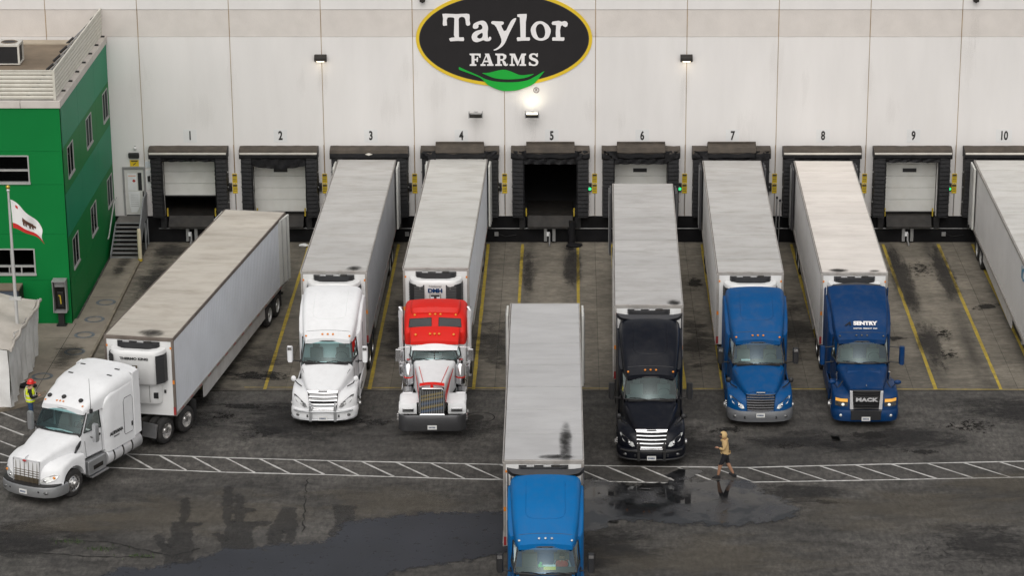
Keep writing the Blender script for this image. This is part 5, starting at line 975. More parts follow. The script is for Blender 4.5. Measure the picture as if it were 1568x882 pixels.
def grille_bars(t, hw0, hw1, z0, z1, yfn, n, bar, frame, back='grille_black', vertical=False, th=.05, fr=.035):
    b = MB().loft([[(-hw0, yfn(z0)+.05, z0), (hw0, yfn(z0)+.05, z0)], [(-hw1, yfn(z1)+.05, z1), (hw1, yfn(z1)+.05, z1)]], False).build('grille', back, t)
    if vertical:
        for i in range(n):
            f = -1+2*(i+.5)/n; MB().tube([(hw0*f*.97, yfn(z0), z0+.02), (hw1*f*.97, yfn(z1), z1-.02)], th/2, 6).build('grille_bar', bar, b)
    else:
        for i in range(n):
            z = z0+(z1-z0)*(i+.5)/n; hw = hw0+(hw1-hw0)*(z-z0)/(z1-z0); y = yfn(z)
            MB().loft([[(x, y-.05*(1-(x/hw)**2)+d, z+e) for x in [hw*(-1+k/4) for k in range(9)]] for d, e in ((.04, -th/2), (0, -th/2), (-.01, th*.1), (.01, th/2), (.04, th/2))], False).build('grille_bar', bar, b, 40)
    if frame: MB().tube([(-hw0, yfn(z0), z0), (hw0, yfn(z0), z0), (hw1, yfn(z1), z1), (-hw1, yfn(z1), z1), (-hw0, yfn(z0), z0), (hw0, yfn(z0), z0)], fr, 6).build('grille_surround', frame, b, 50)
    return b
def skirts(t, P, mt):
    y0, y1 = P['skirt']
    for s in (-1, 1):
        MB().box(s*1.19-.03, s*1.19+.03, y0, y1, .32, .98).build('chassis_fairing', mt, t, bevel=.03)
        for z in (.42, .72): MB().box(s*1.13, s*1.24, y0+.05, y0+.75, z, z+.05).build('step', 'plastic_black', t)
        MB().lathez([(0, .3), (1.2, .3)], (0, 0, 0), 16).build('fuel_tank', 'alu', t, loc=(s*.85, y0+1.0, .6)).rotation_euler = (R(-90), 0, 0)

def aero_truck(loc, rz, label, P):
    """sloped-nose highway tractor with raised-roof sleeper"""
    t = thing('semi_truck', label, 'truck', loc, rz); pt = P['paint']
    hood = P['hood']; sect_loft(hood, True, True).build('hood', pt, t, 32)
    hx = P.get('crease')
    for s in (-1, 1): fender(t, s, P, pt)
    chassis(t, P); cab(t, P); skirts(t, P, P.get('skirt_mat', pt))
    S = P['roof']; o = sect_loft(S, True, True).build('roof_fairing', pt, t, 32)
    W = P['sleeper']; sect_loft(W, True, True).build('sleeper', pt, t, 32)
    if P.get('groove'):
        x, ya, yb_ = P['groove']; c = .22; pts = [(-x, yb_), (-x, ya+c), (-x+c*.3, ya+c*.3), (-x+c, ya), (0, ya-.03), (x-c, ya), (x-c*.3, ya+c*.3), (x, ya+c), (x, yb_)]
        full = []
        for a, b in zip(pts, pts[1:]): full += seg(a, b, 5)[:-1]
        full.append(pts[-1]); MB().tube([(p[0], p[1], top_z(S, p[0], p[1])+.001) for p in full], .014, 6).build('roof_crease', pt, o, 50)
    markers(t, S, P.get('mx', (-.82, -.2, 0, .2, .82)), P.get('my', S[0][0]+.17), P.get('marker', 'amber'))
    ysm = S[1][0]+.06; MB().tube([(x, ysm+.03*x*x, top_z(S, x, ysm+.03*x*x)+.001) for x in [-.84+.12*i for i in range(15)]], .008, 5).build('roof_seam', 'trim_grey', o)
    both(lambda s: MB().tube([(s*1.205, 3.75, 1.05), (s*1.212, 3.75, 2.9)], .008, 5).build('panel_seam', 'trim_grey', t))
    both(lambda s: MB().tube([(s*P['hood'][0][1]*.96, .35, P['hood'][0][3]-.02), (s*.90, P['ws_base'][0]-.35, P['ws_base'][1]-.16)], .010, 5).build('hood_seam', 'trim_grey', t) if P.get('seam') else None)
    return t
def cascadia_P(**k):
    P = dict(paint='p_white', axle=1.28, tandem=(6.45, 7.75), rear=8.3, skirt=(2.2, 4.9), bow=.22, ws_base=(1.98, 1.90, .97), ws_top=(2.52, 2.56, .86), yB=3.05, xB=1.08,
        hood=[(.20, .50, .6, 1.40, .10, .04), (.55, .66, .7, 1.50, .14, .05), (1.05, .80, .8, 1.64, .18, .06), (1.6, .94, .8, 1.80, .22, .07), (1.95, .99, .8, 1.86, .22, .07)],
        roof=[(2.36, .84, 2.5, 2.66, .10, .05), (2.62, .92, 2.5, 2.82, .14, .06), (3.05, 1.0, 2.5, 3.12, .2, .07), (3.6, 1.06, 2.5, 3.46, .24, .07), (4.2, 1.10, 2.5, 3.74, .26, .06), (4.75, 1.13, 2.5, 3.88, .26, .05), (5.02, 1.13, 2.5, 3.90, .26, .05)],
        sleeper=[(3.15, 1.10, .98, 2.62, .05, .0), (3.3, 1.17, .98, 2.72, .06, .0), (3.7, 1.20, .98, 3.12, .08, 0), (4.3, 1.21, .98, 3.46, .1, 0), (4.98, 1.21, .98, 3.60, .1, 0)],
        groove=(.62, 3.15, 4.6), seam=True, fz=1.26)
    P.update(k); return P
def cascadia(loc, label, rz=0, grille='bars', bumper='p_white', mirrors='plastic_black', extender=False, lamp='headlight', bull=None, caps='chrome', **k):
    P = cascadia_P(**k); t = aero_truck(loc, rz, label, P); pt = P['paint']
    path = [(-1.22, .85), (-1.21, .55), (-1.10, .27), (-.85, .10), (-.5, .02), (0, 0), (.5, .02), (.85, .10), (1.10, .27), (1.21, .55), (1.22, .85)]
    path_sweep(path[::-1][::-1], [(.0, .28), (-.0, .30), (.035, .45), (.02, .62), (-.03, .68), (-.2, .68), (-.2, .28)]).build('bumper', bumper, t, 40)
    MB().box(-.62, .62, .0, .06, .40, .52).build('lower_intake', 'grille_black', t, bevel=.02)
    for s in (-1, 1): MB().sphere((s*.93, .13, .48), (.09, .05, .06), 10, 6).build('fog_lamp', 'headlight_dark', t, 60)
    yg = lambda z: .10+(z-.66)*.13
    if grille == 'bars': grille_bars(t, .50, .56, .66, 1.38, yg, 5, P.get('bar', 'chrome'), 'chrome' if P.get('bar', 'chrome') == 'chrome' else pt, th=.06)
    else: grille_bars(t, .50, .54, .66, 1.34, yg, 7, 'dark_chrome', pt, th=.05)
    MB().box(-.17, .17, yg(1.4)-.07, yg(1.4)-.02, 1.375, 1.42).build('badge', 'chrome', t, bevel=.01)
    for s in (-1, 1):
        o = [(.60, .80), (.70, .78), (1.02, .92), (1.13, 1.13), (1.06, 1.14), (.84, .99), (.66, .92)]
        fy = lambda x, z: .10+.50*max(0, (x-.55)/.67)**2.2+(0 if z < .8 else (z-.8)*.42)-.02
        n = len(o); v = [(s*x, fy(x, z)-.012, z) for x, z in o]+[(s*x, fy(x, z)+.10, z) for x, z in o]
        h = MB().add(v, [list(range(n))]+[(i, (i+1) % n, n+(i+1) % n, n+i) for i in range(n)]).build('headlight', lamp, t)
        MB().sphere((s*.80, fy(.80, .90)-.005, .90), (.055, .03, .045), 8, 6).build('lamp', 'headlight' if lamp != 'headlight' else 'chrome', h, 60)
        MB().tube([(s*.74, fy(.74, .96)-.03, .965), (s*1.05, fy(1.05, 1.12)-.03, 1.15)], .012, 5).build('lamp_trim', 'plastic_black', h)
    mirror_pair(t, 1.42, 2.18, 1.83, 2.45, 1.05, 1.80, mirrors, caps)
    for s in (-1, 1):
        hm = MB().sphere((s*1.17, .98, 1.60), (.10, .07, .11), 10, 8).build('hood_mirror', mirrors if mirrors != 'p_white' else 'p_white', t, 60); MB().tube([(s*1.15, .98, 1.56), (s*1.05, 1.08, 1.38), (s*.86, .80, 1.36)], .022, 6).build('mirror_stalk', 'plastic_black', hm, 50)
    MB().box(-.82, .82, 1.76, 1.90, 1.875, 1.90).build('cowl_vent', 'plastic_black', t)
    if extender:
        ring_ = lambda y, dz, w: [(w*(-1+k/8), y+.12*(1-abs(-1+k/8)**3), 3.90+dz+.10*abs(-1+k/8)**4*1.2) for k in range(17)]
        MB().loft([ring_(4.98, -.02, 1.06), ring_(5.12, .05, 1.18), ring_(5.30, .06, 1.24), ring_(5.30, -.10, 1.24), ring_(5.0, -.12, 1.1)], False).build('roof_extender', 'trim_grey', t, 50)
        for s in (-1, 1): MB().prism([(4.98, 1.1), (5.45, 1.15), (5.42, 3.7), (5.3, 3.92), (4.98, 3.62)], s*1.21-.025, s*1.21+.025, 'x').build('side_extender', 'trim_grey', t, bevel=.02)
    else:
        for s in (-1, 1): MB().prism([(4.98, 1.1), (5.38, 1.15), (5.36, 3.3), (4.98, 3.58)], s*1.2-.02, s*1.2+.02, 'x').build('side_extender', pt, t, bevel=.015)
    if bull:
        b = bpy.data.objects.new('bull_bar', None); COL.objects.link(b); b.parent = t
        bp_ = [(x*1.0, y-.10) for x, y in path[1:-1]]
        MB().tube([(x, y, .34) for x, y in bp_], .035, 8).build('bar', bull, b, 50); MB().tube([(x, y-.01, .66+.0*abs(x)) for x, y in bp_[1:-1]], .035, 8).build('bar', bull, b, 50)
        for s in (-1, 1): MB().box(s*.46-.05, s*.46+.05, -.12, -.05, .28, .92).build('upright', bull, b, bevel=.015); MB().tube([(s*.46, -.09, .9), (s*.46, .05, .98)], .03, 6).build('stay', bull, b)
        MB().tube([(-.46, -.09, .88), (.46, -.09, .88)], .03, 8).build('bar', bull, b)
        plate_(t, 0, -.13, .42)
    else: plate_(t, 0, -.035, .56) if grille != 'bars' else plate_(t, 0, yg(1.02)-.07, 1.02)
    return t

cascadia((-9.17, -23.15, 0), 'white sleeper truck with silver bull bar parked at dock 3', rz=R(-.6), bull='bar_silver', mirrors='p_white', bar='chrome', lamp='headlight_dark')
horse = [(-.20,.02),(-.12,.10),(0,.09),(.08,.13),(.13,.12),(.20,.16),(.19,.10),(.13,.05),(.15,-.03),(.2,-.1),(.12,-.06),(.07,-.02),(-.03,-.01),(-.08,-.1),(-.14,-.13),(-.1,-.04),(-.15,.0),(-.22,-.06)]
tr = bpy.data.objects['semi_truck']
link(curve_mesh([horse], 'emblem_grey', .004), 'horse_emblem', tr, (0, 2.94, 3.095), (R(35), 0, 0), (-1, 1, 1))
cascadia((2.96, -27.1, 0), 'glossy black sleeper truck with chrome grille pulled out from dock 6', rz=R(-.4), paint='p_black', bumper='p_black', extender=True, bull='plastic_black', bar='chrome', caps=None, lamp='headlight')
cascadia((7.13, -23.3, 0), 'medium blue sleeper truck with dark slatted grille and grey bumper at dock 7', rz=R(-.4), paint='p_blue', bumper='bumper_grey', grille='mesh', lamp='headlight')
cascadia((-.72, -42.35, 0), 'bright blue sleeper truck driving out in the centre foreground, cut off by the frame', rz=R(.3), paint='p_blue_front', bumper='bumper_grey', grille='mesh', extender=True, marker='headlight')
# ------------------------------------------------------------ navy truck at dock 8: square nose, lettered grille
def square_truck(loc, label):
    P = cascadia_P(paint='p_navy', axle=1.25, fz=1.30, fin=.1, fx=(.55, 1.23), fn=.36, fy=lambda x: .06+.28*max(0, (x-.6)/.62)**3, groove=None, seam=False, marker='headlight_dark',
        hood=[(.14, .60, .6, 1.52, .08, .03), (.5, .68, .7, 1.58, .1, .04), (1.1, .80, .8, 1.70, .14, .05), (1.7, .92, .8, 1.84, .18, .05), (2.0, .97, .8, 1.88, .2, .05)],
        roof=[(2.36, .88, 2.5, 2.66, .07, .03), (2.6, .95, 2.5, 2.80, .08, .03), (2.75, .97, 2.5, 2.88, .08, .03), (3.3, 1.03, 2.5, 3.26, .10, .04), (3.36, 1.04, 2.5, 3.32, .1, .04), (4.2, 1.09, 2.5, 3.72, .12, .05), (5.0, 1.14, 2.5, 3.94, .14, .05)])
    t = aero_truck(loc, R(-.6), label, P); S = P['roof']
    path = [(-1.23, .75), (-1.22, .45), (-1.13, .18), (-.95, .06), (-.6, .0), (0, -.02), (.6, .0), (.95, .06), (1.13, .18), (1.22, .45), (1.23, .75)]
    path_sweep(path, [(.0, .27), (.03, .42), (.03, .62), (-.01, .70), (-.2, .70), (-.2, .27)]).build('bumper', 'p_navy', t, 40)
    MB().box(-.56, .56, -.075, .02, .34, .72).build('lower_grille', 'grille_black', t, bevel=.02); MB().box(-.58, .58, -.09, -.06, .70, .74).build('grille_lip', 'dark_chrome', t)
    yg = lambda z: .04+(z-.75)*.06
    g = grille_bars(t, .56, .58, .76, 1.46, yg, 8, 'plastic_black', 'plastic_black', th=.04)
    for s in (-1, 1):
        MB().prism([(.47, .74), (.60, .74), (.62, 1.47), (.52, 1.47)], yg(1.1)-.06, yg(1.1)+.06).build('grille_pillar', 'bright_trim', t, bevel=.015) if s > 0 else MB().prism([(-.47, .74), (-.60, .74), (-.62, 1.47), (-.52, 1.47)], yg(1.1)-.06, yg(1.1)+.06).build('grille_pillar', 'bright_trim', t, bevel=.015)
        h = MB().loft([[(s*.68, -.0+.06, z), (s*.95, .09, z), (s*1.14, .22, z)] for z in (.84, 1.16)], False).build('headlight', 'headlight_dark', t)
        MB().loft([[(s*.69, .035, z), (s*.95, .075, z), (s*1.13, .205, z)] for z in (1.03, 1.15)], False).build('turn_signal', 'amber_on', h)
        MB().sphere((s*.86, .06, .92), (.06, .04, .055), 8, 6).build('lamp', 'lamp_on', h, 60); MB().sphere((s*.93, .035, .5), (.06, .03, .06), 10, 6).build('fog_lamp', 'headlight', t, 60)
        MB().lathez([(0, .05), (.35, .05)], (s*.98, 1.5, 1.35), 8).build('snorkel', 'chrome', t)
        hm = MB().sphere((s*1.22, .75, 1.56), (.14, .07, .09), 10, 8).build('hood_mirror', 'p_navy', t, 60); MB().tube([(s*1.15, .76, 1.5), (s*1.0, .85, 1.28), (s*.82, .9, 1.55)], .02, 6).build('mirror_stalk', 'plastic_black', hm, 50)
    MB().box(-.46, .46, yg(1.2)-.09, yg(1.2)-.045, 1.03, 1.25).build('name_bar', 'plastic_black', t, bevel=.01); link(text_mesh('MACK', .19, 'bright_trim', .008, .01, 1.45, 1.05), 'lettering', t, (0, yg(1.2)-.105, 1.14), (R(90), 0, 0))
    MB().sphere((0, .22, 1.60), (.03, .08, .06), 8, 6).build('hood_ornament', 'chrome', t, 60)
    mirror_pair(t, 1.50, 2.10, 1.78, 2.5, 1.05, None, 'p_navy', None, .10)
    sl_ = math.atan2(3.26-2.88, .55); link(text_mesh('SENTRY', .235, 'sign_white', .004, .014, 1.05), 'lettering', t, (.16, 2.985, 3.108), (sl_, 0, 0)); link(text_mesh('MOTOR  FREIGHT  INC', .062, 'sign_white', .003, .003, 1.4), 'lettering', t, (.16, 2.80, 2.968), (sl_, 0, 0))
    link(curve_mesh([[(-.13,-.1),(.1,.1),(.13,-.1),(.07,-.1),(.06,0),(-.03,-.1)]], 'p_black', .002), 'logo', t, (-.50, 2.985, 3.108), (sl_, 0, 0))
    path2 = [(1.0*(-1+k/8), 5.0+.10*(1-abs(-1+k/8)**2)) for k in range(17)]; MB().loft([[(x*1.02, y, 3.93-.02*abs(x)) for x, y in path2], [(x*.9, y+.22, 3.98-.05*abs(x)) for x, y in path2]], False).build('roof_extender', 'trim_grey', t, 50)
    for s in (-1, 1): MB().prism([(4.98, 1.1), (5.4, 1.15), (5.4, 3.7), (4.98, 3.9)], s*1.2-.02, s*1.2+.02, 'x').build('side_extender', 'p_navy', t, bevel=.015)
    MB().prism([(1.2, 1.72), (1.35, 1.73), (1.52, 1.82), (1.6, 1.86), (1.3, 1.80)], -.62, .62, 'x').build('hood_scoop', 'p_navy', t); plate_(t, 0, -.08, .4)
    return t
square_truck((11.06, -23.2, 0), 'dark blue truck with lettered black grille and lit turn signals at dock 8')

# ------------------------------------------------------------ long-nose red and white truck at dock 4
def classic_truck(loc, label):
    t = thing('semi_truck', label, 'truck', loc, R(.6)); W, Rd = 'p_white', 'p_red'
    P = dict(axle=1.35, tandem=(6.9, 8.2), rear=8.7, paint=W, ws_base=(3.0, 1.98, .86), ws_top=(3.20, 2.28, .80), yB=3.75, xB=.98, bow=.16, sill=1.05, split=True)
    chassis(t, P); cab(t, P)
    # hood
    sect_loft([(.30, .44, .9, 1.86, .10, .04), (.6, .46, .9, 1.90, .1, .05), (1.4, .54, .9, 1.94, .12, .06), (2.3, .66, .9, 1.98, .14, .06), (2.95, .80, .9, 2.0, .16, .06)]).build('hood', W, t, 32)
    for s in (-1, 1):
        MB().loft([[(s*.475, .42, 1.55), (s*.50, .42, 1.2)], [(s*.60, 1.6, 1.72), (s*.62, 1.6, 1.62)], [(s*.72, 2.5, 1.84), (s*.73, 2.5, 1.80)]], False).build('hood_stripe', Rd, t); MB().tube([(s*.30, .45, 1.915), (s*.55, 2.2, 2.02)], .012, 5).build('hood_edge', Rd, t)
    MB().loft([[(x, .30-.02*(1-(x/.46)**2), 1.93+.07*(1-(x/.46)**2)) for x in [-.46+.115*k for k in range(9)]], [(x, .46, 1.99+.05*(1-(x/.46)**2)) for x in [-.46+.115*k for k in range(9)]]], False).build('nose_stripe', Rd, t)
    # grille
    g = MB().box(-.46, .46, .20, .30, .84, 1.90).build('grille', 'dark_chrome', t)
    for i in range(14): x = -.42+.84*i/13; MB().box(x-.010, x+.010, .175, .2, .87, 1.82).build('grille_bar', 'bar_silver', g)
    for i, (m_, z) in enumerate((('reflection_blue', 1.02), ('reflection_gold', 1.16), ('reflection_blue', 1.32), ('reflection_gold', 1.48), ('reflection_gold', 1.62))): MB().prism([(-.40, z-.10), (.40, z+.06), (.40, z+.14), (-.40, z-.02)], .190, .196).build('reflection_band', m_, g)  # blue and gold reflections painted as bands across the grille
    MB().tube([(-.46, .19, .86), (-.46, .19, 1.78), (-.36, .19, 1.88), (.36, .19, 1.88), (.46, .19, 1.78), (.46, .19, .86), (-.46, .19, .86)], .035, 8).build('grille_surround', 'chrome', g, 50); MB().box(-.3, .3, .158, .178, 1.80, 1.86).build('name_bar', 'plastic_black', g)
    for i in range(7): MB().box(-.27+i*.09-.02, -.27+i*.09+.02, .152, .157, 1.815, 1.85).build('lettering', 'chrome', g)
    MB().prism([(-.06, 1.9), (.06, 1.9), (.05, 2.0), (0, 2.05), (-.05, 2.0)], .19, .26).build('hood_ornament', Rd, t, bevel=.01)
    # bumper
    b = MB().loft([[(x, y+.22*max(0, (abs(x)-.95)/.3)**2+d, z) for x in [-1.25+.125*k for k in range(21)]] for y, z, d in ((0, .26, .02), (0, .30, 0), (0, .84, 0), (0, .88, .02), (.08, .88, 0))], False).build('bumper', 'dark_chrome', t, 40); plate_(t, 0, -.006, .42, .17)
    for s in (-1, 1):
        # flat fender with a rounded lip and box headlight
        ax, r = 1.35, .66; arc = [(ax+r*math.cos(R(a)), .52+r*math.sin(R(a))) for a in range(165, 10, -12)]
        rings = []
        for x in (.58, .62, 1.18, 1.24): rings.append([(s*x, y+(.0), z+(.06 if x < 1.2 else 0)) for y, z in [(.42, .80), (.40, 1.0), (.46, 1.14), (.66, 1.20)]+[p for p in arc if p[0] > .9]+[(2.05, .8)]])
        f = MB().loft(rings, False); f.add([(s*.58, .42, .80), (s*1.24, .42, .80), (s*1.24, .40, 1.0), (s*1.24, .46, 1.16), (s*.58, .46, 1.2)], [(0, 1, 2, 3, 4)]); f.add([(s*1.24, .44, .8), (s*1.24, .40, 1.0), (s*1.24, .46, 1.14), (s*1.24, .66, 1.2), (s*1.24, 1.0, 1.1), (s*1.24, .78, .9), (s*1.24, .70, .8)], [(0, 1, 2, 3, 4, 5, 6)]); fo = f.build('fender', W, t, 35)
        MB().loft([[(s*.50, .45, 1.25), (s*.50, 2.0, 1.25)], [(s*.60, .46, 1.22), (s*.60, 2.0, 1.2)]], False).build('fender_gap', W, t)
        h = MB().box(s*.9-.21, s*.9+.21, .355, .40, .90, 1.05).build('headlight', 'chrome', t, bevel=.02); MB().box(s*.9-.18, s*.9+.18, .345, .354, .92, 1.03).build('lamp', 'headlight_dark', h)
        for i in range(4): MB().box(s*1.27-.03, s*1.27+.03, .2, .3, .62+i*.07, .66+i*.07).build('side_marker', 'chrome', t)
        # air cleaner, stack, mirrors, tanks
        a = MB().lathez([(0, .10), (.06, .18), (.78, .18), (.86, .10), (.95, .12), (1.0, .12), (1.02, .0)], (s*.98, 2.75, 1.10), 16).build('air_cleaner', 'chrome', t, 45); MB().lathez([(0, .185), (.05, .185)], (s*.98, 2.75, 1.4), 16).build('band', 'p_red', a)
        k = MB().lathez([(0, .08), (2.4, .08)], (s*1.30, 4.0, 1.0), 14).build('exhaust_stack', 'bright_trim', t, 50); MB().tube([(s*1.30, 4.0, 3.35), (s*1.30, 4.0, 3.62), (s*1.30, 4.08, 3.74)], .09, 12).build('stack_tip', 'bright_trim', k, 50); MB().lathez([(0, .11), (.9, .11)], (s*1.30, 4.0, 1.1), 12).build('muffler_guard', 'chrome', k, 50)
        m = MB().box(s*1.36-.11, s*1.36+.11, 3.0, 3.06, 1.92, 2.42).build('mirror', 'chrome', t, bevel=.02); MB().tube([(s*.95, 3.15, 2.46), (s*1.36, 3.05, 2.46), (s*1.36, 3.05, 1.86), (s*.95, 3.15, 1.86)], .018, 6).build('mirror_frame', 'chrome', m); MB().lathez([(0, .0), (.03, .12), (.06, .12)], (s*1.22, 2.95, 1.72), 12).build('round_mirror', 'chrome', m)
        for y in (3.1, 4.0): MB().lathez([(0, .30), (.8, .30)], (0, 0, 0), 18).build('fuel_tank', 'chrome', t, loc=(s*.92, y, .62), ).rotation_euler = (R(-90), 0, 0)
        MB().box(s*1.0-.2, s*1.0+.2, 2.3, 2.95, .4, .95).build('battery_box', 'chrome', t, bevel=.03); MB().tube([(s*1.02, 4.0, 2.6), (s*1.02, 4.0, 1.2)], .018, 6).build('grab_bar', 'chrome', t)
        MB().tube([(s*1.05, 5.05, 1.1), (s*1.22, 4.0, 1.1), (s*1.22, 2.4, 1.02)], .02, 6).build('side_rail', 'chrome', t)
    # white brow and red visor above the windshield
    MB().loft([[(x, 3.02+.16*(x/.86)**2, 2.31+.05*(1-(x/.86)**2)) for x in [-.86+.1075*k for k in range(17)]], [(x*1.04, 3.25+.1*(x/.86)**2, 2.56+.04*(1-(x/.86)**2)) for x in [-.86+.1075*k for k in range(17)]], [(x*1.08, 3.75, 2.66) for x in [-.86+.1075*k for k in range(17)]]], False).build('cab_brow', W, t, 40)
    V = [(3.22, .90, 2.52, 2.64, .05, .03), (3.5, .93, 2.52, 2.84, .08, .04), (3.85, .96, 2.52, 3.0, .1, .04)]
    sect_loft(V).build('visor', Rd, t, 32); markers(t, V, (-.72, -.17, 0, .17, .72), 3.48, 'amber', .055)
    Sl = [(3.82, 1.10, 2.32, 2.80, .14, .03), (3.9, 1.15, 2.32, 2.88, .16, .03), (4.28, 1.19, 2.32, 3.28, .2, .04), (4.7, 1.20, 2.32, 3.42, .24, .05), (5.75, 1.20, 2.32, 3.46, .24, .05)]
    sect_loft(Sl).build('sleeper', Rd, t, 32); sect_loft([(3.86, 1.10, 1.05, 2.31, .04, 0), (3.94, 1.16, 1.05, 2.31, .04, 0), (5.74, 1.19, 1.05, 2.31, .04, 0)]).build('sleeper_base', W, t, 32)
    for s in (-1, 1):
        # sleeper front windows set in the sloped face
        o = bpy.data.objects.new('sleeper_window', None)
        v = [(s*.14, 3.965, 2.975), (s*1.0, 3.985, 2.96), (s*.97, 4.215, 3.20), (s*.14, 4.205, 3.25)]
        nv = Vector((0, -.80, .62))*.03; w = MB().add([tuple(Vector(p)+nv) for p in v]+[tuple(Vector(p)-nv) for p in v], [(0, 1, 2, 3), (0, 1, 5, 4), (1, 2, 6, 5), (2, 3, 7, 6), (3, 0, 4, 7)]).build('sleeper_window', 'grille_black', t, bevel=.01); bpy.data.objects.remove(o)
        MB().tube([tuple(Vector(p)+nv) for p in v+v[:1]], .016, 6).build('window_seal', 'plastic_black', w)
    D = [(4.38, .86, 3.2, 3.40, .08, .02), (4.5, .92, 3.2, 3.56, .12, .03), (4.8, .95, 3.2, 3.64, .14, .03), (5.2, .95, 3.2, 3.66, .14, .02)]
    sect_loft(D).build('roof_deflector', Rd, t, 32); markers(t, Sl, (-.78, -.2, 0, .2, .78), 4.36, 'amber', .055)
    return t
classic_truck((-5.05, -24.2, 0), 'long-nosed red and white truck with chrome stacks and flat bumper at dock 4')

# ------------------------------------------------------------ white truck turning at the left
def turning_truck(loc, rz, label):
    P = dict(paint='p_white', axle=1.32, tandem=(6.95, 8.25), rear=8.8, bow=.2, ws_base=(2.15, 2.0, .98), ws_top=(2.62, 2.68, .90), yB=3.22, xB=1.06, wheel='a', turn=R(-4), sill=1.05,
        hood=[(.27, .55, .75, 1.52, .08, .03), (.36, .58, .75, 1.60, .09, .03), (.8, .66, .8, 1.71, .14, .05), (1.4, .80, .8, 1.86, .20, .06), (1.9, .93, .85, 1.95, .26, .06), (2.2, 1.0, .85, 1.98, .26, .06)],
        roof=[(2.46, .88, 2.6, 2.78, .12, .05), (2.7, .96, 2.6, 2.95, .18, .05), (3.1, 1.04, 2.6, 3.14, .24, .06), (3.5, 1.10, 2.6, 3.26, .28, .06), (3.62, 1.14, 2.6, 3.34, .30, .05), (4.1, 1.18, 2.6, 3.44, .32, .05), (5.02, 1.20, 2.6, 3.50, .32, .04)],
        fz=1.42, fz0=.62, fx=(.46, 1.20), fn=.55, fin=.10, fr=2.0, arch=.64, fy=lambda x: .26+.42*max(0, (x-.5)/.7)**2.0)
    t = thing('semi_truck', label, 'truck', loc, rz); W = 'p_white'
    sect_loft(P['hood']).build('hood', W, t, 34)
    for s in (-1, 1): fender(t, s, P, W)
    chassis(t, P); cab(t, P); S = P['roof']; sect_loft(S).build('roof_fairing', W, t, 34)
    sect_loft([(3.36, 1.10, .92, 2.7, .06, 0), (3.5, 1.18, .92, 2.95, .12, 0), (3.7, 1.205, .92, 3.08, .16, 0), (5.02, 1.21, .92, 3.26, .2, 0)]).build('sleeper', W, t, 34)
    for s in (-1, 1): MB().prism([(5.01, 1.0), (5.42, 1.05), (5.42, 3.36), (5.34, 3.44), (5.01, 3.40)], s*1.205-.02, s*1.205+.02, 'x').build('side_extender', W, t, bevel=.015)
    MB().loft([[(1.2*(-1+k/6), 5.00, 3.53-.14*abs(-1+k/6)**4) for k in range(13)], [(1.2*(-1+k/6), 5.40, 3.55-.14*abs(-1+k/6)**4) for k in range(13)]], False).build('roof_extender', W, t, 50)
    # grille
    yg = lambda z: .20+(z-.72)*.10
    g = grille_bars(t, .55, .56, .70, 1.55, yg, 6, 'grille_brown', 'bright_trim', 'grille_brown', True, .022, .03)
    for i in range(10): MB().box(-.53, .53, yg(.76+i*.08)+.02, yg(.76+i*.08)+.03, .75+i*.08, .77+i*.08).build('grille_mesh', 'grille_brown', g)
    MB().sphere((0, .17, 1.56), (.09, .03, .045), 12, 6).build('badge', 'red_lamp', g, 60); MB().prism([(.20, 1.60), (.45, 1.62), (.42, 1.68), (.26, 1.66)], -.012, .012, 'x').build('hood_ornament', 'chrome', t)
    path = [(-1.21, .95), (-1.20, .62), (-1.08, .32), (-.8, .14), (-.45, .05), (0, .02), (.45, .05), (.8, .14), (1.08, .32), (1.20, .62), (1.21, .95)]
    path_sweep(path, [(.0, .30), (.03, .36), (.035, .55), (.02, .66), (-.03, .70), (-.2, .70), (-.2, .30)]).build('bumper', 'bar_silver', t, 40)
    path_sweep(path[1:-1], [(.01, .701), (.0, .74), (-.2, .74), (-.2, .701)]).build('bumper_top', 'plastic_black', t, 40)
    for s in (-1, 1):
        MB().sphere((s*.86, .13, .5), (.10, .05, .055), 10, 6).build('fog_lamp', 'headlight_dark', t, 60); MB().sphere((s*.6, .055, .52), (.04, .02, .04), 8, 6).build('tow_hole', 'grille_black', t, 60)
        o = [(.56, .80), (.78, .80), (1.05, .90), (1.12, 1.04), (.98, 1.08), (.72, 1.00), (.58, .90)]
        fy = lambda x, z: P['fy'](x)+max(0, z-.85)*.30-.03
        n = len(o); v = [(s*x, fy(x, z)-.02, z) for x, z in o]+[(s*x, fy(x, z)+.12, z) for x, z in o]
        h = MB().add(v, [list(range(n))]+[(i, (i+1) % n, n+(i+1) % n, n+i) for i in range(n)]).build('headlight', 'headlight', t); MB().sphere((s*1.0, fy(1, .97)-.02, .97), (.06, .02, .05), 8, 6).build('turn_signal', 'amber', h, 60); MB().sphere((s*.74, fy(.74, .88)-.02, .88), (.07, .03, .05), 8, 6).build('lamp', 'chrome', h, 60)
        MB().prism([(1.72, 1.42), (2.02, 1.60), (2.10, 1.78), (1.86, 1.62), (1.78, 1.50)], s*.97-.02, s*.97+.045, 'x').build('side_vent', 'grille_black', t)
        # steps, battery box, tank
        MB().box(s*1.08-.14, s*1.08+.14, 2.18, 3.2, .45, .98).build('battery_box', 'bar_silver', t, bevel=.03); MB().box(s*1.16-.16, s*1.16+.14, 2.25, 3.25, .36, .42).build('step', 'alu', t, bevel=.01); MB().box(s*1.225-.01, s*1.225+.01, 2.45, 3.0, .6, .75).build('step_tread', 'steel_dark', t)
        q = MB().lathez([(0, .0), (.0, .31), (.03, .335), (2.05, .335), (2.08, .31), (2.08, 0)], (0, 0, 0), 22).build('fuel_tank', 'bright_trim', t, 40, loc=(s*.88, 3.40, .68)); q.rotation_euler = (R(-90), 0, 0)
        for z in (.3, .85, 1.4): MB().lathez([(z, .343), (z+.07, .343)], (0, 0, 0), 22).build('tank_strap', 'steel_dark', q)
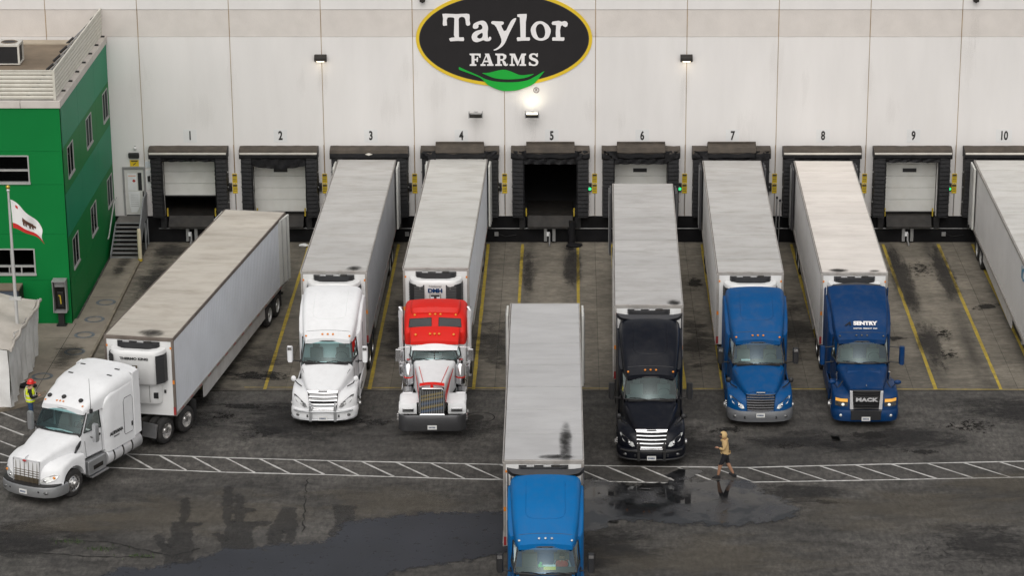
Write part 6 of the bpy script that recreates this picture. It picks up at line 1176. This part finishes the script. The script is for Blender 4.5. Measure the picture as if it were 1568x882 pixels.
        MB().lathez([(0, .05), (.06, .05)], (0, 0, 0), 10).build('tank_cap', 'chrome', q, loc=(s*.25, -.22, .55))
        # sleeper hatch with its outline
        pts = [(4.45, 1.25), (4.40, 1.32), (4.40, 2.5), (4.48, 2.62), (4.86, 2.62), (4.94, 2.52), (4.94, 1.34), (4.88, 1.25), (4.45, 1.25)]
        hh = MB().prism(pts[:-1], s*1.205, s*1.218, 'x').build('side_hatch', W, t); MB().tube([(s*1.212, a, b) for a, b in pts], .012, 5).build('hatch_seam', 'trim_grey', hh); MB().box(s*1.222-.008, s*1.222+.008, 4.82, 4.9, 1.45, 1.62).build('hatch_latch', 'plastic_black', hh)
        # rear quarter fender and flap
        MB().prism([(6.2, .45), (6.25, .45), (6.38, .95), (6.30, .98)], s*.95-.3, s*.95+.3, 'x').build('quarter_fender', 'alu', t)
    link(text_mesh('AUEVANA', .17, 'number_black', .003, .008, 1.0), 'lettering', t, (1.228, 3.90, 1.55), (R(90), 0, R(90))); link(text_mesh('TRANSPORT', .06, 'number_black', .002, .002, 1.0), 'lettering', t, (1.228, 3.90, 1.40), (R(90), 0, R(90)))
    mirror_pair(t, 1.40, 2.42, 1.72, 2.38, 1.08, 1.78, 'bar_silver', None, .11)
    markers(t, S, (-.80, -.3, -.16, -.02, .80), 2.60, 'amber', .035)
    for x in (-.72, -.1, .62): MB().sphere((x, 2.74, top_z(S, x, 2.74)+.03), (.085, .10, .075), 10, 6).build('roof_horn', 'plastic_black', t, 60)
    for x, y in ((-.7, 4.0), (.75, 4.3), (.7, 4.85), (-.75, 4.8)): MB().box(x-.1, x+.1, y-.03, y+.03, top_z(S, x, y)+.004, top_z(S, x, y)+.022).build('roof_clip', 'plastic_black', t)
    MB().tube([(1.0, 2.75, 2.6), (1.02, 2.75, 3.0), (1.02, 2.74, 3.9)], [.012, .010, .006], 5).build('antenna', 'steel_dark', t); MB().box(1.0, 1.08, 2.68, 2.78, 2.62, 2.76).build('antenna_mount', 'plastic_black', t)
    plate_(t, .0, -.012, .48)
    return t
turning_truck((-18.95, -30.42, 0), R(-26.3), 'white truck with chrome grille turning at the left beside the worker in yellow vest')

# ============================================================ trailers
trailer((-15.66, -24.6, 0), R(-8.9), 'white refrigerated trailer with cream roof pulled at an angle by the turning truck', 'roof_cream', 'trailer_bluish', 'rail_brown', 'named', axles=(13.3, 14.55), seams=9, step=.22, doorang=(0, R(-7)))
trailer((-9.19, -16.85, 0), R(-.56), 'trailer with plain grey roof docked at dock 3 behind the white truck', 'roof_grey', 'trailer_grey', axles=(12.0, 13.25))
trailer((-5.22, -16.45, 0), R(-1.0), 'trailer with pale seamed roof docked at dock 4 behind the red truck', 'roof_pale', 'trailer_bluish', style='dmh', axles=(12.2, 13.45), seams=12)
trailer((-.82, -36.55, 0), R(.3), 'trailer with wrinkled silver roof pulled by the bright blue truck in the foreground', 'roof_wrinkle', 'trailer_white', doors=False, axles=(12.4, 13.65), length=15.75, seams=7)
trailer((3.0, -21.0, 0), R(-.7), 'trailer with scuffed grey roof pulled away from dock 6 behind the black truck', 'roof_silver', 'trailer_white', axles=(12.4, 13.65), length=16.4, dmat='trim_grey')
trailer((7.08, -17.0, 0), R(-.69), 'trailer with light grey roof docked at dock 7 behind the medium blue truck', 'roof_grey', 'trailer_white', axles=(12.4, 13.65), dmat='trim_grey')
trailer((11.14, -17.05, 0), R(-.76), 'trailer with clean white roof docked at dock 8 behind the dark blue truck', 'roof_white', 'trailer_white', axles=(12.4, 13.65), dmat='trim_grey')
t10 = trailer((19.24, -16.95, 0), R(-0.61), 'trailer with blue lettering on its side docked at dock 10 at the right edge', 'roof_pale', 'trailer_white', axles=(13.0, 14.25))
link(text_mesh('IC', .7, 'stall_blue', .004, .02, 1.0), 'lettering', t10, (-TW-.006, 1.35, 3.55), (R(90), 0, R(-90)))
for o, pos in ((bpy.data.objects['semi_trailer'], (.35, .45, 1.2, 1.0)), (bpy.data.objects['semi_trailer.001'], (.75, .35, .8, .9)), (bpy.data.objects['semi_trailer.003'], (.72, 1.5, .55, 4.6)), (bpy.data.objects['semi_trailer.004'], (.95, .3, .7, .8)), (bpy.data.objects['semi_trailer.006'], (-.6, .25, 1.0, .5)), (bpy.data.objects['semi_trailer.006'], (.8, .2, .6, .4))):
    stain('soot_stain', pos[0], pos[1], 4.124, pos[2], pos[3], 'soot', 0, o)
stain('soot_stain', .45, .28, 4.126, 1.5, .55, 'soot', 0, bpy.data.objects['semi_trailer.003'])

# ============================================================ people
def skin_body(name, joints, edges, root, zones, parent, sub=2):
    """one continuous body grown over a skeleton; zones(p) picks the cloth or skin at each face"""
    names = list(joints); me = bpy.data.meshes.new(name); me.from_pydata([joints[n][:3] for n in names], [(names.index(a), names.index(b)) for a, b in edges], [])
    ob = bpy.data.objects.new(name, me); COL.objects.link(ob); ob.modifiers.new('s', 'SKIN'); ss = ob.modifiers.new('d', 'SUBSURF'); ss.levels = sub; ss.render_levels = sub
    for i, n in enumerate(names):
        sv = me.skin_vertices[0].data[i]; r = joints[n][3]; sv.radius = r if isinstance(r, tuple) else (r, r); sv.use_root = (n == root)
    dg = bpy.context.evaluated_depsgraph_get(); nm = bpy.data.meshes.new_from_object(ob.evaluated_get(dg)); bpy.data.objects.remove(ob)
    mats = []; idx = []
    for p in nm.polygons:
        m_ = zones(p.center)
        if m_ not in mats: mats.append(m_)
        idx.append(mats.index(m_))
    nm.materials.clear()
    for m_ in mats: nm.materials.append(M[m_])
    nm.polygons.foreach_set('material_index', idx); nm.polygons.foreach_set('use_smooth', [True]*len(nm.polygons))
    return link(nm, name, parent)
def hand(par, c, d, mt, curl=.6):
    """palm and five curled fingers at c pointing along d"""
    d = Vector(d).normalized(); side = d.cross(Vector((0, 0, 1)) if abs(d.z) < .8 else Vector((0, 1, 0))).normalized(); n = side.cross(d); c = Vector(c); h = MB()
    h.tube([c, c+d*.05, c+d*.09], [.026, .036, .032], 8)
    for i, l in enumerate((.06, .072, .067, .05)):
        b = c+d*.085+side*(-.027+.018*i); m_ = b+d*l*.55-n*.01*curl; e = m_+(d*(1-curl)-n*curl).normalized()*l*.5; h.tube([b, m_, e], [.010, .009, .007], 6)
    b = c+d*.03+side*-.033; h.tube([b, b+(d*.6-side*.8).normalized()*.04, b+(d*1.0-side*.5).normalized()*.07], [.012, .010, .008], 6)
    return h.build('hand', mt, par, 60)
def face(par, c, f, mt='skin', r=.1):
    """features of a head centred at c looking along f"""
    f = Vector(f).normalized(); s = f.cross(Vector((0, 0, 1))).normalized(); c = Vector(c); u = Vector((0, 0, 1))
    MB().sphere(c+f*(r*.98)-u*.012, (.016, .016, .022), 8, 6).build('nose', mt, par, 60)
    for k in (-1, 1):
        MB().sphere(c+f*(r*.86)+s*k*.036+u*.018, .011, 8, 6).build('eye', 'hair', par, 60); MB().sphere(c+s*k*r*.82-u*.01, (.014, .014, .03), 8, 6).build('ear', mt, par, 60)
    MB().sphere(c+f*(r*.85)-u*.052, (.02, .02, .007), 8, 5).build('mouth', 'red_tape', par, 60)
def walker(loc, rz):
    t = thing('person', 'person in tan hooded sweatshirt and black shorts walking across the white hatched path', 'person', loc, rz)   # faces -x
    J = dict(pel=(0, 0, .93, (.15, .13)), waist=(0, 0, 1.08, (.15, .14)), chest=(-.02, 0, 1.32, (.175, .15)), neck=(-.05, 0, 1.50, .07), head=(-.09, 0, 1.60, .085), crown=(-.09, 0, 1.70, .085),
        lsh=(-.02, .19, 1.42, .085), lel=(.03, .24, 1.14, .065), lwr=(-.02, .25, .90, .045), rsh=(-.02, -.19, 1.42, .085), rel=(-.04, -.25, 1.17, .068), rwr=(-.22, -.17, 1.20, .045),
        lhip=(.0, .10, .88, .115), lkn=(.10, .11, .50, .075), lan=(.30, .11, .13, .045), lto=(.21, .11, .05, .04), rhip=(.0, -.10, .88, .115), rkn=(-.17, -.10, .50, .075), ran=(-.24, -.10, .11, .045), rto=(-.38, -.10, .06, .04))
    E_ = [('pel', 'waist'), ('waist', 'chest'), ('chest', 'neck'), ('neck', 'head'), ('head', 'crown'), ('chest', 'lsh'), ('lsh', 'lel'), ('lel', 'lwr'), ('chest', 'rsh'), ('rsh', 'rel'), ('rel', 'rwr'), ('pel', 'lhip'), ('lhip', 'lkn'), ('lkn', 'lan'), ('lan', 'lto'), ('pel', 'rhip'), ('rhip', 'rkn'), ('rkn', 'ran'), ('ran', 'rto')]
    def z(p):
        if p.z > 1.50: return 'skin_tan'
        if p.z > .98 or (abs(p.y) > .2 and p.z > .84): return 'hoodie'
        if p.z > .55: return 'shorts'
        return 'skin_tan' if p.z > .15 else 'shoe'
    b = skin_body('body', J, E_, 'pel', z, t)
    hd = MB(); n = 12                            # hood open at the face (towards -x)
    rings = []
    for j in range(9):
        a = math.pi*j/8*1.0; rings.append([(-.085+.125*math.cos(R(-60+300*k/n+30)-0)*max(.25, math.sin(a*.86+.22)), .118*math.sin(R(-60+300*k/n+30))*max(.3, math.sin(a*.86+.22)), 1.74-.27*j/8) for k in range(n+1)])
    hood = MB().sphere((-.075, 0, 1.635), (.135, .122, .145), 16, 10)
    keep = [i for i, f in enumerate(hood.f) if not (sum(hood.v[q][0] for q in f)/len(f) < -.125 and sum(hood.v[q][2] for q in f)/len(f) < 1.705)]
    hood.f = [hood.f[i] for i in keep]; hood.m = [0]*len(hood.f); hood.build('hood', 'hoodie', t, 60); MB().tube([(.03, -.12, 1.47), (.06, 0, 1.48), (.03, .12, 1.47), (-.10, .1, 1.45), (-.14, 0, 1.43), (-.10, -.1, 1.45), (.03, -.12, 1.47)], .045, 8).build('collar', 'hoodie', t, 60)
    face(t, (-.10, 0, 1.62), (-1, 0, -.1), 'skin_tan', .095); MB().sphere((-.115, 0, 1.665), (.085, .085, .06), 12, 7).build('hair', 'hair', t, 60)  # dark hair fringe also paints the shade inside the hood opening
    MB().loft([[(.01+.185*math.cos(6.283*k/16), .175*math.sin(6.283*k/16), zz) for k in range(16)] for zz in (1.02, .96, .95)], True).build('hem', 'hoodie', t, 60)
    hand(t, (-.02, .25, .88), (-.1, 0, -1), 'skin_tan', .4); hand(t, (-.23, -.16, 1.2), (-1, .2, .2), 'skin_tan', .8)
    for x, y, a in ((.25, .11, R(-32)), (-.30, -.10, R(4))):
        s = MB().loft([[(-.15*1.0+.0, -.02, .0), (-.15, .02, 0), (-.15, .02, .03), (-.15, -.02, .03)], [(-.09, -.048, 0), (-.09, .048, 0), (-.09, .045, .06), (-.09, -.045, .06)], [(.02, -.045, 0), (.02, .045, 0), (.02, .04, .10), (.02, -.04, .10)], [(.12, -.04, 0), (.12, .04, 0), (.12, .035, .11), (.12, -.035, .11)], [(.14, -.03, .01), (.14, .03, .01), (.14, .03, .09), (.14, -.03, .09)]], True, True, True).build('shoe', 'shoe', t, 40, loc=(x, y, .05 if x > 0 else .008)); s.rotation_euler = (0, -a if x > 0 else a, 0)
    return t
walker((5.55, -28.05, .0), R(-6))
def worker(loc, rz):
    t = thing('person', 'worker in yellow hi-vis vest, red helmet and jeans beside the white truck', 'person', loc, rz)      # faces -y in local space
    J = dict(pel=(0, 0, .95, (.15, .13)), waist=(0, 0, 1.10, (.16, .13)), chest=(0, -.02, 1.34, (.185, .145)), neck=(0, -.04, 1.52, .065), head=(0, -.07, 1.61, .085), crown=(0, -.07, 1.70, .085),
        lsh=(.2, 0, 1.44, .08), lel=(.27, -.06, 1.16, .062), lwr=(.16, -.30, 1.16, .042), rsh=(-.2, 0, 1.44, .08), rel=(-.27, -.05, 1.16, .062), rwr=(-.15, -.29, 1.18, .042),
        lhip=(.1, 0, .9, .112), lkn=(.12, -.02, .50, .082), lan=(.13, .02, .10, .055), lto=(.14, -.12, .05, .045), rhip=(-.1, 0, .9, .112), rkn=(-.12, -.02, .50, .082), ran=(-.13, .03, .10, .055), rto=(-.14, -.11, .05, .045))
    E_ = [('pel', 'waist'), ('waist', 'chest'), ('chest', 'neck'), ('neck', 'head'), ('head', 'crown'), ('chest', 'lsh'), ('lsh', 'lel'), ('lel', 'lwr'), ('chest', 'rsh'), ('rsh', 'rel'), ('rel', 'rwr'), ('pel', 'lhip'), ('lhip', 'lkn'), ('lkn', 'lan'), ('lan', 'lto'), ('pel', 'rhip'), ('rhip', 'rkn'), ('rkn', 'ran'), ('ran', 'rto')]
    def z(p):
        if p.z > 1.5: return 'skin'
        if p.z > 1.0: return 'black_cloth'
        return 'jeans' if p.z > .12 else 'shoe'
    skin_body('body', J, E_, 'pel', z, t)
    n = 20; prof = [(.96, .205, .175), (1.05, .215, .18), (1.2, .215, .18), (1.34, .225, .185), (1.44, .20, .165), (1.50, .13, .115)]
    vest = MB().loft([[(a*math.cos(6.283*k/n), -.02+b*math.sin(6.283*k/n), zz) for k in range(n)] for zz, a, b in prof], True); vest.build('vest', 'vest', t, 60)
    for zz in (1.04, 1.20): MB().loft([[(.222*math.cos(6.283*k/n), -.02+.188*math.sin(6.283*k/n), zz+d) for k in range(n)] for d in (0, .05)], True).build('reflective_band', 'vest_tape', t, 60)
    for s in (-1, 1): MB().tube([(s*.12, -.20, 1.06), (s*.125, -.21, 1.34), (s*.12, -.1, 1.50), (s*.12, .1, 1.50), (s*.12, .175, 1.34), (s*.11, .172, 1.08)], .018, 6).build('reflective_band', 'vest_tape', t, 60)
    MB().lathez([(0, .155), (.015, .15), (.02, .128), (.08, .125), (.13, .095), (.155, .05), (.16, 0)], (0, -.07, 1.665), 18).build('helmet', 'helmet', t, 50); MB().box(-.08, .08, -.27, -.19, 1.668, 1.682).build('helmet_peak', 'helmet', t, bevel=.006); MB().sphere((0, -.045, 1.62), (.088, .095, .09), 12, 8).build('hair', 'hair', t, 60)
    face(t, (0, -.075, 1.61), (0, -1, -.15), 'skin', .092)
    hand(t, (.15, -.31, 1.16), (-.35, -1, .1), 'skin', .9); hand(t, (-.14, -.30, 1.18), (.35, -1, .1), 'skin', .9)
    for s in (-1, 1): MB().sphere((s*.135, -.06, .055), (.055, .15, .055), 12, 7).build('boot', 'shoe', t, 60)
    MB().box(-.11, .11, -.47, -.40, 1.17, 1.19).build('clipboard', 'cabinet_top', t) if False else None
    c = thing('clipboard', 'brown clipboard held by the worker in the yellow vest', 'clipboard', loc, rz); MB().add([(-.12, -.36, 1.165), (.12, -.36, 1.165), (.12, -.60, 1.26), (-.12, -.60, 1.26), (-.12, -.36, 1.178), (.12, -.36, 1.178), (.12, -.60, 1.273), (-.12, -.60, 1.273)], [(0,3,2,1),(4,5,6,7),(0,1,5,4),(1,2,6,5),(2,3,7,6),(3,0,4,7)]).build('board', 'cabinet_top', c); MB().box(-.04, .04, -.59, -.56, 1.262, 1.285).build('clip', 'chrome', c)
    return t
worker((-20.12, -22.85, 0), R(105))
def driver(loc, rz, label, shirt, sleeve):
    t = thing('person', label, 'person', loc, rz)           # seated, origin on the seat
    J = dict(pel=(0, 0, .08, .14), chest=(0, .02, .38, (.18, .13)), neck=(0, .0, .55, .06), head=(0, -.02, .65, .085), crown=(0, -.02, .74, .085), lsh=(.19, .02, .47, .075), lel=(.27, -.14, .26, .058), lwr=(.2, -.40, .34, .04), rsh=(-.19, .02, .47, .075), rel=(-.27, -.14, .26, .058), rwr=(-.2, -.40, .34, .04), lkn=(.13, -.4, .1, .085), rkn=(-.13, -.4, .1, .085))
    E_ = [('pel', 'chest'), ('chest', 'neck'), ('neck', 'head'), ('head', 'crown'), ('chest', 'lsh'), ('lsh', 'lel'), ('lel', 'lwr'), ('chest', 'rsh'), ('rsh', 'rel'), ('rel', 'rwr'), ('pel', 'lkn'), ('pel', 'rkn')]
    skin_body('body', J, E_, 'pel', lambda p: 'skin' if p.z > .54 else (sleeve if abs(p.x) > .2 else (shirt if p.z > .2 else 'jeans')), t); MB().sphere((0, .0, .73), (.09, .10, .075), 12, 8).build('hair', 'hair', t, 60)
    face(t, (0, -.03, .65), (0, -1, 0), 'skin', .09); hand(t, (.2, -.41, .35), (-.2, -1, .2), 'skin', .9); hand(t, (-.2, -.41, .35), (.2, -1, .2), 'skin', .9)
    return t
driver((-.72+.5, -42.35+2.80, 1.42), 0, 'driver in red shirt seen through the bright blue truck windshield', 'shirt_red', 'shirt_blue')
def on_truck(x, y, z, base, a): return (base[0]+x*math.cos(a)-y*math.sin(a), base[1]+x*math.sin(a)+y*math.cos(a), z)
driver(on_truck(.5, 2.97, 1.52, (-18.95, -30.42), R(-26.3)), R(-26.3), 'driver in dark shirt at the wheel of the white turning truck', 'black_cloth', 'black_cloth')
def on_dash(nm, lab, x, y, z, bx, mt, base=(-.72, -42.35)):
    o = MB().box(*bx).build(nm, mt, loc=(base[0]+x, base[1]+y, z), bevel=.01); return tag(o, lab, 'paper' if 'paper' in nm else 'toy')
on_dash('paper_folder', 'yellow folder lying on the bright blue truck dashboard', .12, 2.12, 1.97, (-.19, .19, -.1, .1, 0, .03), 'paper_yellow'); on_dash('paper_sheet', 'white paper behind the yellow folder on the bright blue truck dashboard', .10, 2.32, 1.97, (-.2, .2, -.09, .09, 0, .012), 'paper_white')
tg = thing('dashboard_toy', 'small green toy on the bright blue truck dashboard', 'toy', (-.72-.18, -42.35+2.2, 1.96)); MB().sphere((0, 0, .07), (.07, .06, .07), 10, 7).build('body', 'toy_green', tg, 60); MB().sphere((.02, -.01, .16), .045, 10, 7).build('head', 'toy_green', tg, 60); MB().sphere((.1, 0, .05), (.06, .02, .02), 8, 5).build('tail', 'toy_green', tg, 60)
on_dash('paper_sheet', 'pale paper on the dashboard of the medium blue truck at dock 7', -.45, 2.15, 1.965, (-.17, .17, -.09, .09, 0, .012), 'paper_white', (7.13, -23.3))
# litter on the apron and the green spot on the wet asphalt
lt = thing('litter', 'crumpled white plastic litter on the concrete below dock 2', 'litter', (-12.0, -.75, .022)); crumple(MB().sphere((0, 0, .06), (.22, .1, .07), 10, 6), .06, 6, 1).build('bag', 'paper_white', lt); crumple(MB().sphere((.4, .05, .04), (.16, .09, .05), 10, 6), .05, 6, 4).build('wrapper', 'paper_white', lt)
